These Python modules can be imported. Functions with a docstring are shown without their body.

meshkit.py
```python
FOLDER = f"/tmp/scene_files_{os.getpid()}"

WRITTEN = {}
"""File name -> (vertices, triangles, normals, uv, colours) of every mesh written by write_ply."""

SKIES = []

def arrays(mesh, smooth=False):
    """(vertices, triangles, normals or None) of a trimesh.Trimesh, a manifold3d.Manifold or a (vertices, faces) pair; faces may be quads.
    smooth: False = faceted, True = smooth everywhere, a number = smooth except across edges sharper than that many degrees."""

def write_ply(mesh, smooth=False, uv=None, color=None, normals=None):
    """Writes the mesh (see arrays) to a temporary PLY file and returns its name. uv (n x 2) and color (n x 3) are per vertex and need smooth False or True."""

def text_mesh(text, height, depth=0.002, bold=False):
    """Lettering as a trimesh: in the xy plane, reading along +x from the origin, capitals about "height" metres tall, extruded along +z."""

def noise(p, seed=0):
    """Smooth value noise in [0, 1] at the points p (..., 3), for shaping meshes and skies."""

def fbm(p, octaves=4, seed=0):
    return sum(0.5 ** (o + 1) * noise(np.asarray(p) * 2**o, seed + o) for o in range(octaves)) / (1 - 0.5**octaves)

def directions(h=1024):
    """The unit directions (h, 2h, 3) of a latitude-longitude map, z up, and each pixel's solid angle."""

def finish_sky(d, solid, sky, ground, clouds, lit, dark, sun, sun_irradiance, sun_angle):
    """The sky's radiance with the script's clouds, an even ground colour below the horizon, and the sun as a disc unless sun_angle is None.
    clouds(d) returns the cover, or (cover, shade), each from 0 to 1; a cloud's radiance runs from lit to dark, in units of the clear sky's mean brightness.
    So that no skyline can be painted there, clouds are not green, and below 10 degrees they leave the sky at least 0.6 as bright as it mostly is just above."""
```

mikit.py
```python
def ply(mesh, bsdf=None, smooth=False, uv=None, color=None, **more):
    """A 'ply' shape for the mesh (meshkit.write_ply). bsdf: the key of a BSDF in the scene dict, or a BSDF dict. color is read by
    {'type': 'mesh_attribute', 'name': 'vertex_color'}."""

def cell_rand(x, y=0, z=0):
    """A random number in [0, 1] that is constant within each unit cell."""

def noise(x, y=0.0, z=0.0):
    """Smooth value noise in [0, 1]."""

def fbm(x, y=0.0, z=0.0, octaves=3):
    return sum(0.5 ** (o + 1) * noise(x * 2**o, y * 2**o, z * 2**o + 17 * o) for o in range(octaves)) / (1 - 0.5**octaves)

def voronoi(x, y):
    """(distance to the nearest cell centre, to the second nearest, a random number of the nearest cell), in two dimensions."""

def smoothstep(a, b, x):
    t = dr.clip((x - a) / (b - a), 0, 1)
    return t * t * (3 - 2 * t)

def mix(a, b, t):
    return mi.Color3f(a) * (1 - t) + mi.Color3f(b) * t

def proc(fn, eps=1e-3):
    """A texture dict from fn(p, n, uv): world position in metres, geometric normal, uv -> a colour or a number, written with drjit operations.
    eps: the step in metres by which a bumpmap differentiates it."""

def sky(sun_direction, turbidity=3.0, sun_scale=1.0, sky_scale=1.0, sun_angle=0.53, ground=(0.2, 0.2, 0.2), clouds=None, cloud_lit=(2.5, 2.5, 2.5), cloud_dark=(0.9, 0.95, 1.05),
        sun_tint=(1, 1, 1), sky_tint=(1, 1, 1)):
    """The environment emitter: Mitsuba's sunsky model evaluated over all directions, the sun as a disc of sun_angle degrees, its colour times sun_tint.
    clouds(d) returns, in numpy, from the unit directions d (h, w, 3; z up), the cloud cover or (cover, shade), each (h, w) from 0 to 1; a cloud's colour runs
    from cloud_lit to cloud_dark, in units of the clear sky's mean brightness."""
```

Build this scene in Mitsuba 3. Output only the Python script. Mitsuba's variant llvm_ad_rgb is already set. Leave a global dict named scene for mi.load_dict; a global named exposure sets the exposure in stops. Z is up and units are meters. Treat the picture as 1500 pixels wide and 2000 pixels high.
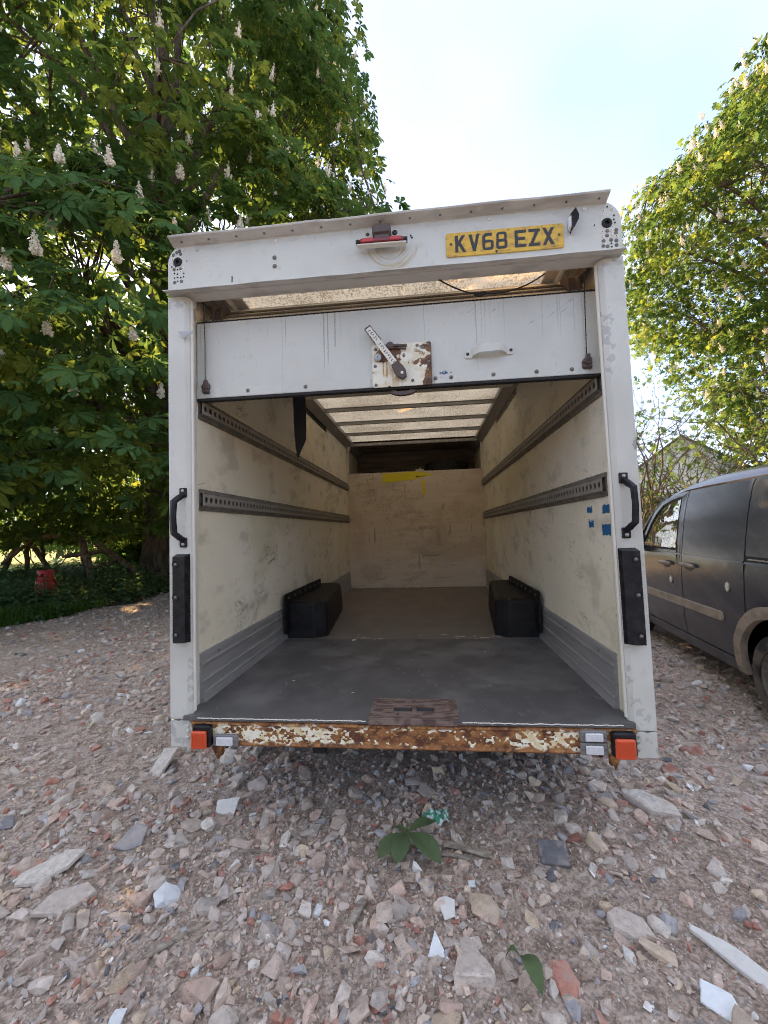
import math, random
import numpy as np
import trimesh, shapely
from shapely.geometry import Polygon, LineString, Point, box as sbox
from shapely import affinity
import drjit as dr
import mitsuba as mi
import mikit, meshkit
from mikit import proc, noise, fbm, voronoi, cell_rand, smoothstep, mix

T = mi.ScalarTransform4f
rng = np.random.default_rng(7)
random.seed(7)
scene, labels = {}, {}

# ------------------------------------------------------------------ camera, sky, exposure
CAM = np.array([0.1582, -1.8849, 1.4546])
RIGHT = np.array([0.99435823, 0.10206173, -0.0288985])
FWD = np.array([-0.10069044, 0.99387748, 0.04548624])
UP = np.array([0.03336398, -0.04231982, 0.99854688])
FOCAL = 812.6 / 750.0                       # focal length in half picture widths
m = np.eye(4)
m[:3, 0], m[:3, 1], m[:3, 2], m[:3, 3] = -RIGHT, UP, FWD, CAM
scene['camera'] = {'type': 'perspective', 'fov': math.degrees(2 * math.atan(1 / FOCAL)), 'fov_axis': 'x',
                   'near_clip': 0.05, 'far_clip': 600.0, 'to_world': T(m.tolist())}
SUN_AZ, SUN_EL = math.radians(-38), math.radians(27)
SUN = np.array([math.sin(SUN_AZ) * math.cos(SUN_EL), math.cos(SUN_AZ) * math.cos(SUN_EL), math.sin(SUN_EL)])


def clouds(d):
    q = d / (np.abs(d[..., 2:]) + 0.25)
    n = meshkit.fbm(q * np.array([1.1, 1.1, 0.0]) + 19.6, 5, 3)
    n2 = meshkit.fbm(q * np.array([0.5, 0.5, 0.0]) + 32.2, 3, 8)
    cover = np.clip(0.72 + 2.4 * (n - 0.5) + 1.5 * (n2 - 0.5), 0.03, 0.97)
    return cover, np.clip(0.35 + 1.4 * (n - 0.5), 0, 1)


scene['sky'] = mikit.sky(SUN, turbidity=3.0, clouds=clouds, cloud_lit=(1.04, 1.04, 1.09), cloud_dark=(.80, .83, .93), sky_tint=(.97, .90, 1.02),
                         sun_tint=(1.0, 0.84, 0.58))
exposure = 4.25

# ------------------------------------------------------------------ helpers


def numbered(key):
    if key not in scene and key not in labels:
        return key
    i = 1
    while f'{key}_{i:03d}' in scene or f'{key}_{i:03d}' in labels:
        i += 1
    return f'{key}_{i:03d}'


def put(key, mesh, mat, smooth=False, uv=None, **lab):
    key = numbered(key)
    scene[key] = mikit.ply(mesh, mat, smooth=smooth, uv=uv)
    if lab:
        labels[key] = lab
    return key


def thing(key, label, category, **more):
    key = numbered(key)
    labels[key] = {'label': label, 'category': category, **more}
    return key


def cat(*ms):
    ms = [x for y in ms for x in (y if isinstance(y, (list, tuple)) else [y])]
    return trimesh.util.concatenate(ms)


def cbox(x0, x1, y0, y1, z0, z1, c=0.002):
    if c <= 0:
        return trimesh.creation.box(bounds=[[x0, y0, z0], [x1, y1, z1]])
    pts = []
    for sx, X in ((1, x0), (-1, x1)):
        for sy, Y in ((1, y0), (-1, y1)):
            for sz, Z in ((1, z0), (-1, z1)):
                pts += [(X, Y + sy * c, Z + sz * c), (X + sx * c, Y, Z + sz * c), (X + sx * c, Y + sy * c, Z)]
    return trimesh.convex.convex_hull(np.array(pts))


def ext(poly, w0, w1):
    if not isinstance(poly, Polygon):
        poly = Polygon(poly)
    ms = trimesh.creation.extrude_polygon(poly, w1 - w0, engine='earcut')
    ms.apply_translation([0, 0, w0])
    return ms


def remap(ms, order, flip=False):
    v = ms.vertices
    ms = trimesh.Trimesh(np.stack(order(v), 1), ms.faces[:, ::-1] if flip else ms.faces, process=False)
    return ms


def ext_x(poly_yz, x0, x1):                 # profile in (y, z), swept along x
    return remap(ext(poly_yz, x0, x1), lambda v: (v[:, 2], v[:, 0], v[:, 1]))


def ext_y(poly_xz, y0, y1):                 # outline in (x, z), swept along y
    return remap(ext(poly_xz, -y1, -y0), lambda v: (v[:, 0], -v[:, 2], v[:, 1]))


def tube(points, r, sides=8, caps=True):
    p = np.asarray(points, float)
    r = np.broadcast_to(np.asarray(r, float), (len(p),))
    t = np.gradient(p, axis=0)
    t /= np.linalg.norm(t, axis=1, keepdims=True) + 1e-12
    a = np.cross(t[0], [0.3, 0.2, 1.0] if abs(t[0][2]) < 0.9 else [1.0, 0.2, 0])
    rows = []
    for i in range(len(p)):
        a = a - t[i] * (a @ t[i])
        a /= np.linalg.norm(a) + 1e-12
        b = np.cross(t[i], a)
        ang = np.arange(sides) * 2 * np.pi / sides
        rows.append(p[i] + r[i] * (np.cos(ang)[:, None] * a + np.sin(ang)[:, None] * b))
    v = np.vstack(rows)
    i, j = np.meshgrid(np.arange(len(p) - 1), np.arange(sides), indexing='ij')
    q = np.stack([i * sides + j, i * sides + (j + 1) % sides, (i + 1) * sides + (j + 1) % sides, (i + 1) * sides + j], -1).reshape(-1, 4)
    f = np.vstack([q[:, [0, 1, 2]], q[:, [0, 2, 3]]])
    if caps:
        n = len(v)
        v = np.vstack([v, p[:1], p[-1:]])
        k = np.arange(sides)
        e = (len(p) - 1) * sides
        f = np.vstack([f, np.stack([k * 0 + n, (k + 1) % sides, k], 1), np.stack([k * 0 + n + 1, e + k, e + (k + 1) % sides], 1)])
    return trimesh.Trimesh(v, f, process=False)


def rev(profile, n=16):
    return trimesh.creation.revolve(np.array(profile, float), sections=n)


TO_NEG_Y = trimesh.transformations.rotation_matrix(math.pi / 2, [1, 0, 0])    # +z -> -y


def face_y(ms, x, y, z):
    ms = ms.copy()
    ms.apply_transform(TO_NEG_Y)
    ms.apply_translation([x, y, z])
    return ms


def dome(r, h, n=10):
    return rev([[r, 0], [r * .9, h * .45], [r * .55, h * .86], [0, h]], n)


def rot(ms, deg, axis, point):
    ms = ms.copy()
    ms.apply_transform(trimesh.transformations.rotation_matrix(math.radians(deg), axis, point))
    return ms


# ------------------------------------------------------------------ materials


def bsdf(key, color, rough=0.5, metallic=0.0, bump=None, bscale=1.0, beps=1e-3, two=True, **more):
    c = proc(color) if callable(color) else {'type': 'rgb', 'value': list(color)}
    rg = proc(rough) if callable(rough) else rough
    b = {'type': 'principled', 'base_color': c, 'roughness': rg, 'metallic': metallic, **more}
    if bump is not None:
        b = {'type': 'bumpmap', 'arbitrary': proc(bump, beps), 'scale': bscale, 'nested': b}
    if two:
        b = {'type': 'twosided', 'nested': b}
    scene[key] = b
    return key


def ln(x, x0, z, z0, w, l):                  # soft short mark centred at (x0, z0)
    return 1 - smoothstep(0.5, 1.0, dr.sqrt(dr.square((x - x0) / w) + dr.square((z - z0) / l)))


def white_paint(p, n, uv):
    a = fbm(p.x * 3, p.y * 3, p.z * 2, 4)
    g = fbm(p.x * 40, p.y * 40, p.z * 22, 3)
    c = mix((0.495, 0.495, 0.448), (0.55, 0.55, 0.502), smoothstep(.35, .65, a))
    c = mix(c, (0.42, 0.40, 0.34), 0.30 * smoothstep(.62, .8, g) * smoothstep(.45, .65, a))
    sc = noise(p.x * 160, p.y * 160, p.z * 14)
    return mix(c, (0.35, 0.35, 0.33), 0.35 * smoothstep(.9, .97, sc))


def post_paint(p, n, uv):
    c = white_paint(p, n, uv)
    k = fbm(p.x * 45, p.y * 45, p.z * 38, 4)
    peel = mi.Float(0)
    for x0, z0, w, l in ((.978, 2.31, .030, .085), (.985, 2.17, .016, .05), (.992, .80, .018, .07), (-.972, .80, .014, .075), (-.970, .70, .012, .03), (1.03, .66, .03, .05), (-1.04, 2.60, .05, .02), (1.02, 2.61, .05, .02)):
        d = dr.sqrt(dr.square((p.x - x0) / w) + dr.square((p.z - z0) / l))
        peel = dr.maximum(peel, smoothstep(.0, .05, .20 - .32 * d - 1.9 * (k - .5)) * smoothstep(1.5, 1.2, d))
    foot = smoothstep(.48, .58, fbm(p.x * 30, p.y * 30, p.z * 22, 4)) * smoothstep(.612, .600, p.z)
    c = mix(c, (0.35, 0.35, 0.34), .6 * dr.maximum(peel, foot))
    x, z = (p.x - 1.072) * 1.6, p.z - 1.80
    r = dr.sqrt(x * x + z * z)
    rub = smoothstep(.42, .5, noise(r * 260, dr.atan2(z, x) * 1.5, 2.0)) * smoothstep(.030, .024, r)
    return mix(c, (0.16, 0.165, 0.17), .8 * rub)


def header_paint(p, n, uv):
    c = white_paint(p, n, uv)
    x, z = p.x - 0.035, p.z - 2.79
    r = dr.sqrt(x * x + z * z)
    arcs = noise(r * 320, dr.atan2(z, x) * 1.3, 3.0) * noise(r * 90, dr.atan2(z, x) * .8, 8.0)
    low = smoothstep(.0, -.03, z) * smoothstep(.135, .12, r) * smoothstep(.03, .05, r)
    c = mix(c, (0.42, 0.36, 0.24), low * smoothstep(.12, .42, arcs))
    fold = smoothstep(.60, .72, noise(p.x * 60, 1.0, p.z * 300)) * smoothstep(.5, .64, fbm(p.x * 7, 3.0, p.z * 7, 3))
    return mix(c, (0.45, 0.43, 0.38), .35 * fold)


def lip_paint(p, n, uv):
    a = fbm(p.x * 8, p.y * 20, p.z * 20, 4)
    return mix((0.56, 0.54, 0.50), (0.43, 0.41, 0.375), smoothstep(.45, .72, a))


def door_paint(p, n, uv):
    c = white_paint(p, n, uv)
    st = noise(p.x * 46, 2.0, p.z * 1.3) * (0.4 + 0.9 * fbm(p.x * 3, 5.0, p.z * 5, 2))
    c = mix(c, (0.52, 0.53, 0.46), .55 * smoothstep(.62, .9, st))
    fine = noise(p.x * 240, 4.0, p.z * 1.6) * smoothstep(.45, .6, noise(p.x * 9, 7.0, p.z * 2))
    c = mix(c, (0.22, 0.21, 0.18), .55 * smoothstep(.86, .94, fine))
    q = p.x * .82 + p.z * .57, p.z * .82 - p.x * .57
    scr = noise(q[0] * 20, q[1] * 330, 1.0) * smoothstep(.62, .75, noise(p.x * 6, p.z * 6, 4.0))
    return mix(c, (0.30, 0.31, 0.30), .6 * smoothstep(.90, .95, scr))


def scuffs(y, z, seed, ang=0.25, dens=0.66):
    """Dark rubbed marks with a ragged outline, on a wall with the coordinates y, z."""
    u, v = y * math.cos(ang) + z * math.sin(ang), z * math.cos(ang) - y * math.sin(ang)
    where = noise(y * 1.7, z * 2.1, seed + 5.0)
    grit = fbm(y * 70, z * 110, seed + 1.0, 3)
    smudge = smoothstep(.56, .80, fbm(u * 6, v * 15, seed, 4) * .72 + .42 * where - .06) * smoothstep(.36, .62, grit)
    a = noise(u * 9 + 3 * noise(y * 7, z * 7, seed), v * 95, seed + 2.0) * noise(u * 5, v * 19, seed + 8.0)
    lines = smoothstep(.60, .72, a + .22 * (where - .5))
    c = noise(y * 60, z * 16, seed + 31.0) * noise(y * 7, z * 5, seed + 14.0)
    dots = smoothstep(.80, .9, noise(y * 48, z * 52, seed + 21.0)) * smoothstep(.5, .7, noise(y * 4, z * 4, seed + 23.0))
    return dr.minimum(1, .72 * smudge + .75 * lines + smoothstep(.72, .80, c) + .7 * dots)


def grp_wall(p, n, uv):
    seed = dr.select(p.x > 0, 3.3, 21.7)
    big = fbm(p.y * 1.2, p.z * 1.6, seed, 4)
    c = mix((0.68, 0.625, 0.475), (0.735, 0.68, 0.55), smoothstep(.35, .65, big))
    yel = fbm(p.y * 2.2, p.z * 3.2, seed + 2, 4)
    c = mix(c, (0.54, 0.49, 0.30), .5 * smoothstep(.52, .72, yel))
    c = mix(c, (0.30, 0.28, 0.20), .4 * smoothstep(.55, .75, fbm(p.y * 6, p.z * 9, seed + 7, 4)))
    c = mix(c, (0.15, 0.125, 0.08), .82 * scuffs(p.y, p.z, seed + 40, .25))
    weave = noise(p.y * 420, p.z * 420, 0.0)
    return c * (0.92 + 0.14 * weave)


def weave_bump(p, n, uv):
    return 0.0006 * (dr.sin(p.y * 900) * dr.sin(p.z * 900)) + 0.002 * fbm(p.y * 8, p.z * 8, 0.0, 2)


def partition_ply(p, n, uv):
    g = fbm(p.x * 3.0, p.z * 24, 2.0, 4)
    c = mix((0.665, 0.56, 0.435), (0.705, 0.605, 0.48), smoothstep(.3, .7, g))
    c = mix(c, (0.46, 0.36, 0.25), .5 * smoothstep(.5, .75, fbm(p.x * 3, p.z * 3.5, 8.0, 4)))
    c = mix(c, (0.20, 0.15, 0.10), .50 * scuffs(p.x * 1.1, p.z, 77.0, 0.05))
    run = noise(p.x * 26, 3.0, p.z * 2.2) * smoothstep(.55, .7, noise(p.x * 3, 9.0, p.z * 2))
    return mix(c, (0.33, 0.25, 0.17), .6 * smoothstep(.74, .9, run))


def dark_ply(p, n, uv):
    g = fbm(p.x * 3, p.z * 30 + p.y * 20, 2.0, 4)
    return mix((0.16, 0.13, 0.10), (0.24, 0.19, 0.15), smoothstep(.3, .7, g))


def floor_ply(p, n, uv):
    g = fbm(p.x * 7, p.y * 5.0, 1.0, 4)
    c = mix((0.080, 0.077, 0.078), (0.105, 0.101, 0.100), smoothstep(.3, .75, g))
    dust = fbm(p.x * 4, p.y * 5, 4.0, 5)
    c = mix(c, (0.20, 0.195, 0.19), .45 * smoothstep(.47, .78, dust))
    back = smoothstep(1.350, 1.356, p.y)
    c = mix(c, mix((0.135, 0.115, 0.096), (0.18, 0.155, 0.13), g), back)
    fl = noise(p.x * 22, p.y * 60, 9.0) * smoothstep(.44, .62, noise(p.x * 5, p.y * 8, 3.0))
    band = dr.exp(-dr.square((p.y - 1.40) / .13)) * back
    mid = smoothstep(1.0, .5, dr.abs(p.x - .1))
    c = mix(c, (0.42, 0.39, 0.33), .8 * smoothstep(.63, .72, fl * .8 + .30 * band * mid - .14))
    s = noise(p.x * 3 + p.y * 24, p.x * 24 - p.y * 3, 2.0) * noise(p.x * 150 + p.y * 60, p.y * 12, 6.0)
    return mix(c, (0.30, 0.29, 0.28), .4 * smoothstep(.72, .8, s))


def rust(p, n, uv):
    a = fbm(p.x * 30, p.y * 30, p.z * 30, 4)
    c = mix((0.09, 0.032, 0.014), (0.27, 0.115, 0.038), smoothstep(.3, .62, a))
    return mix(c, (0.38, 0.19, 0.06), .8 * smoothstep(.56, .7, fbm(p.x * 70, p.y * 70, p.z * 70 + 4, 3)))


def rusty_beam(p, n, uv):
    c = rust(p, n, uv)
    edge = smoothstep(.500, .512, p.z + .02 * (noise(p.x * 40, 1.0, 3.0) - .5)) * smoothstep(.590, .572, p.z + .02 * (noise(p.x * 40, 5.0, 3.0) - .5))
    amt = .69 - .17 * smoothstep(-.35, -.1, p.x) + .14 * smoothstep(.38, .62, p.x)
    k = fbm(p.x * 21, 2.0, p.z * 26, 5) * .66 + .34 * noise(p.x * 80, 7.0, p.z * 80)
    paint = smoothstep(.0, .035, amt - k - .12) * edge
    spots = smoothstep(.60, .68, noise(p.x * 95, 5.0, p.z * 95) * .6 + .4 * noise(p.x * 33, 1.0, p.z * 33))
    pc = mix((0.74, 0.71, 0.58), (0.62, 0.52, 0.30), smoothstep(.4, .7, fbm(p.x * 40, 4.0, p.z * 40, 3)))
    return mix(c, pc, paint * (1 - spots))


def latch_paint(p, n, uv):
    x, z = p.x - .064, p.z - 2.25
    base = mix((0.70, 0.68, 0.58), (0.64, 0.58, 0.42), smoothstep(.4, .7, fbm(p.x * 30, 1.0, p.z * 30, 3)))
    k = fbm(p.x * 26, 3.0, p.z * 26, 4)
    run = noise(p.x * 110, 5.0, p.z * 7)
    up = smoothstep(-.01, .07, z) * smoothstep(.1, .0, dr.abs(x + .06))
    c = mix(base, (0.46, 0.24, 0.06), smoothstep(.52, .7, run * .6 + .5 * k * smoothstep(.1, -.0, dr.abs(x + .06))) * smoothstep(-.12, -.02, z))
    c = mix(c, rust(p, n, uv) * .6, smoothstep(.50, .56, k * .75 + .33 * up + .30 * smoothstep(.085, .14, x + .08 * (k - .5) - .2 * z)))
    return c


def roof_sheet(p, n, uv):
    a = fbm(p.x * 190, p.y * 130, 0.0, 3)
    b = fbm(p.x * 4, p.y * 4, 5.0, 3)
    c = mix((0.88, 0.77, 0.62), (0.92, 0.83, 0.69), b)
    return mix(c, (0.44, 0.34, 0.22), .75 * smoothstep(.50, .66, a * .75 + .3 * b))


def alu(p, n, uv):
    a = fbm(p.x * 9, p.y * 4, p.z * 30, 4)
    return mix((0.27, 0.265, 0.26), (0.33, 0.322, 0.31), smoothstep(.3, .7, a))


def steel_dark(p, n, uv):
    a = fbm(p.x * 20, p.y * 20, p.z * 20, 3)
    return mix((0.125, 0.115, 0.10), (0.175, 0.16, 0.14), smoothstep(.35, .65, a))


def black_plastic(p, n, uv):
    a = fbm(p.x * 30, p.y * 30, p.z * 30, 4)
    return mix((0.006, 0.006, 0.008), (0.016, 0.016, 0.019), smoothstep(.35, .7, a))


def wheelbox_skin(p, n, uv):
    a = fbm(p.x * 14, p.y * 14, p.z * 14, 4)
    c = mix((0.007, 0.007, 0.009), (0.014, 0.013, 0.013), smoothstep(.35, .7, a))
    s = noise(p.x * 30, p.y * 30, p.z * 130) * noise(p.x * 9, p.y * 9, p.z * 9)
    v = noise(p.x * 190, p.y * 190, p.z * 18) * noise(p.x * 12, p.y * 12, p.z * 4)
    return mix(c, (0.16, 0.155, 0.145), .7 * dr.minimum(1, smoothstep(.66, .74, s) + smoothstep(.74, .8, v)))


def yellow_plate(p, n, uv):
    a = fbm(p.x * 20, 1.0, p.z * 40, 4)
    c = mix((0.62, 0.38, 0.025), (0.50, 0.29, 0.03), smoothstep(.4, .7, a))
    return mix(c, (0.24, 0.17, 0.05), .6 * smoothstep(.62, .74, fbm(p.x * 60, 6.0, p.z * 60, 3)))


def van_paint(p, n, uv):
    wipe = fbm(p.y * 2.2 + p.z * 1.2, p.z * 9 - p.y * 4, 4.0, 4)
    dirt = smoothstep(.35, .75, wipe)
    speck = smoothstep(.60, .75, fbm(p.x * 40, p.y * 40, p.z * 40, 3))
    return mix((0.035, 0.037, 0.052), (0.17, 0.15, 0.14), .05 + .16 * dirt + .12 * speck)


def arch_plastic(p, n, uv):
    a = fbm(p.x * 12, p.y * 12, p.z * 12, 4)
    return mix((0.25, 0.205, 0.16), (0.34, 0.275, 0.215), smoothstep(.3, .6, a))


def soil(p, n, uv):
    a = fbm(p.x * 1.6, p.y * 1.6, 3.0, 4)
    b = fbm(p.x * 30, p.y * 30, 5.0, 4)
    g = noise(p.x * 230, p.y * 230, 1.0)
    h = fbm(p.x * 110, p.y * 110, 2.0, 3)
    c = mix((0.30, 0.228, 0.180), (0.37, 0.294, 0.242), smoothstep(.3, .7, a))
    c = mix(c, (0.43, 0.365, 0.315), .6 * smoothstep(.48, .72, b))
    c = mix(c, (0.19, 0.145, 0.115), .6 * smoothstep(.5, .33, b))
    c = c * (.72 + .56 * smoothstep(.3, .7, h))
    c = mix(c, (0.55, 0.50, 0.45), .6 * smoothstep(.82, .9, g))
    return c


def soil_bump(p, n, uv):
    return 0.012 * fbm(p.x * 60, p.y * 60, 0.0, 4)


STONE_RGB = [(0.50, 0.435, 0.38), (0.43, 0.375, 0.335), (0.53, 0.43, 0.355), (0.48, 0.35, 0.285), (0.39, 0.185, 0.14), (0.32, 0.31, 0.32),
             (0.57, 0.52, 0.46), (0.51, 0.405, 0.295), (0.67, 0.65, 0.61), (0.14, 0.14, 0.15), (0.70, 0.73, 0.75), (0.49, 0.385, 0.325)]


def stone_col(p, n, uv):
    k = dr.floor(uv.x * 12)
    c = mi.Color3f(*STONE_RGB[0])
    for i in range(1, 12):
        c = dr.select(k == i, mi.Color3f(*STONE_RGB[i]), c)
    tone = 0.78 + 0.4 * uv.y
    g = fbm(p.x * 55, p.y * 55, p.z * 55, 4)
    plain = dr.select((k == 8) | (k == 10), .25, 1.0)
    c = c * tone * (1 + plain * (0.7 * g - .35))
    pit = noise(p.x * 260, p.y * 260, p.z * 260)
    c = mix(c, c * .5, plain * .7 * smoothstep(.74, .86, pit))
    dust = smoothstep(.45, .68, fbm(p.x * 20, p.y * 20, p.z * 20 + 9, 3))
    return mix(c, (0.47, 0.395, 0.34), .45 * dust * plain)


def stone_bump(p, n, uv):
    return 0.003 * fbm(p.x * 130, p.y * 130, p.z * 130, 3)


def bark(p, n, uv):
    a = fbm(p.x * 10, p.y * 10, p.z * 2.4, 4)
    c = mix((0.045, 0.034, 0.026), (0.125, 0.10, 0.078), smoothstep(.35, .65, a))
    return mix(c, (0.07, 0.085, 0.04), .4 * smoothstep(.5, .7, fbm(p.x * 3, p.y * 3, p.z * 3, 3)))


def bark_bump(p, n, uv):
    return 0.02 * fbm(p.x * 14, p.y * 14, p.z * 4, 3)


def timber(p, n, uv):
    a = fbm(p.x * 24, p.y * 24, p.z * 9, 4)
    return mix((0.085, 0.062, 0.042), (0.21, 0.165, 0.12), smoothstep(.3, .7, a))


def pale_timber(p, n, uv):
    a = fbm(p.x * 40, p.y * 120, p.z * 60, 4)
    return mix((0.20, 0.165, 0.13), (0.38, 0.33, 0.27), smoothstep(.3, .7, a))


bsdf('mat_white', white_paint, .42)
bsdf('mat_post', post_paint, .42)
bsdf('mat_header', header_paint, .42)
bsdf('mat_lip', lip_paint, .55)
bsdf('mat_door', door_paint, .38)
bsdf('mat_wall', grp_wall, .55, bump=weave_bump)
bsdf('mat_partition', partition_ply, .65)
bsdf('mat_dark_ply', dark_ply, .7)
bsdf('mat_floor', floor_ply, .5)
bsdf('mat_rust', rust, .8)
bsdf('mat_beam', rusty_beam, .7)
bsdf('mat_latch', latch_paint, .55)
bsdf('mat_alu', alu, .45, metallic=.35)
bsdf('mat_steel', steel_dark, .5, metallic=.3)
bsdf('mat_black', black_plastic, .45, specular=.3)
bsdf('mat_rubber', (0.014, 0.013, 0.013), .75)
bsdf('mat_wheelbox', wheelbox_skin, .5, specular=.25)
bsdf('mat_plate', yellow_plate, .3)
bsdf('mat_ink', (0.012, 0.012, 0.013), .35)
bsdf('mat_rail', lambda p, n, uv: mix((0.24, 0.225, 0.195), (0.30, 0.28, 0.245), fbm(p.y * 14, p.z * 30, 1.0, 3)), .55, metallic=.2)
bsdf('mat_zinc', (0.33, 0.32, 0.30), .4, metallic=.7)
bsdf('mat_ivory', (0.66, 0.63, 0.55), .45)
bsdf('mat_brown_steel', (0.075, 0.052, 0.045), .55)
bsdf('mat_striker', lambda p, n, uv: mix((0.085, 0.055, 0.046), (0.19, 0.135, 0.115), smoothstep(.35, .65, fbm(p.x * 22, p.y * 90, p.z * 22, 4))), .5)
bsdf('mat_red_lens', (0.42, 0.012, 0.016), .12, clearcoat=1.0)
bsdf('mat_dark_red_lens', (0.15, 0.006, 0.010), .12, clearcoat=1.0)
bsdf('mat_orange_lens', (0.58, 0.075, 0.022), .2, clearcoat=.6)
bsdf('mat_clear_lens', (0.60, 0.61, 0.63), .18, clearcoat=1.0)
bsdf('mat_grey_plastic', (0.17, 0.165, 0.16), .5)
bsdf('mat_yellow_tape', (0.72, 0.62, 0.015), .45)
bsdf('mat_blue_tape', (0.012, 0.10, 0.24), .5)
bsdf('mat_van', van_paint, .20, metallic=.35, clearcoat=1.0, clearcoat_gloss=.92, specular=.6)
bsdf('mat_arch', arch_plastic, .75)
bsdf('mat_strap', (0.022, 0.023, 0.030), .7)
bsdf('mat_seat', (0.10, 0.13, 0.15), .8)
bsdf('mat_soil', soil, .95, bump=soil_bump, bscale=1.0, beps=2e-3)
bsdf('mat_stone', stone_col, .9, bump=stone_bump, two=True)
bsdf('mat_bark', bark, .9, bump=bark_bump)
bsdf('mat_timber', timber, .85)
bsdf('mat_pale_timber', pale_timber, .85)
bsdf('mat_red_steel', (0.38, 0.020, 0.022), .4)
bsdf('mat_render', (0.68, 0.77, 0.84), .8)
bsdf('mat_roof_tile', (0.10, 0.10, 0.11), .8)
bsdf('mat_foil', lambda p, n, uv: mix((0.50, 0.56, 0.53), (0.03, 0.22, 0.13), smoothstep(.42, .5, fbm(p.x * 60, p.y * 60, p.z * 30, 3))), .35, metallic=.15)
scene['mat_glass'] = {'type': 'thindielectric', 'int_ior': 1.5}


def thin(key, color, trans, rough=.5, spec=True):
    scene[key] = {'type': 'principledthin', 'base_color': proc(color) if callable(color) else {'type': 'rgb', 'value': list(color)},
                  'roughness': rough, 'diff_trans': trans, 'eta': 1.4}
    return key


thin('mat_roof_sheet', roof_sheet, 1.9, .7)


def leaf_fn(dark, mid, young, share=.8):
    def fn(p, n, uv):
        c = mix(dark, mid, smoothstep(.1, .9, uv.x))
        c = mix(c, young, smoothstep(share, share + .12, uv.x))
        return c * (0.75 + 0.5 * noise(p.x * 26, p.y * 26, p.z * 26))
    return fn


def big_leaf(p, n, uv):                      # uv: along and across one leaflet, with its veins
    v = dr.abs(uv.y)
    rib = smoothstep(.06, .02, v)
    w = uv.x * 9 - v * 2.2
    vein = smoothstep(.10, .03, dr.abs(w - dr.floor(w) - .5)) * .55
    tone = noise(p.x * 2.2, p.y * 2.2, p.z * 2.2)
    c = mix((0.060, 0.128, 0.052), (0.100, 0.185, 0.056), tone)
    c = c * (0.86 + .3 * noise(p.x * 50, p.y * 50, p.z * 50))
    return mix(c, (0.12, 0.20, 0.07), dr.maximum(rib, vein) * .7)


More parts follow.
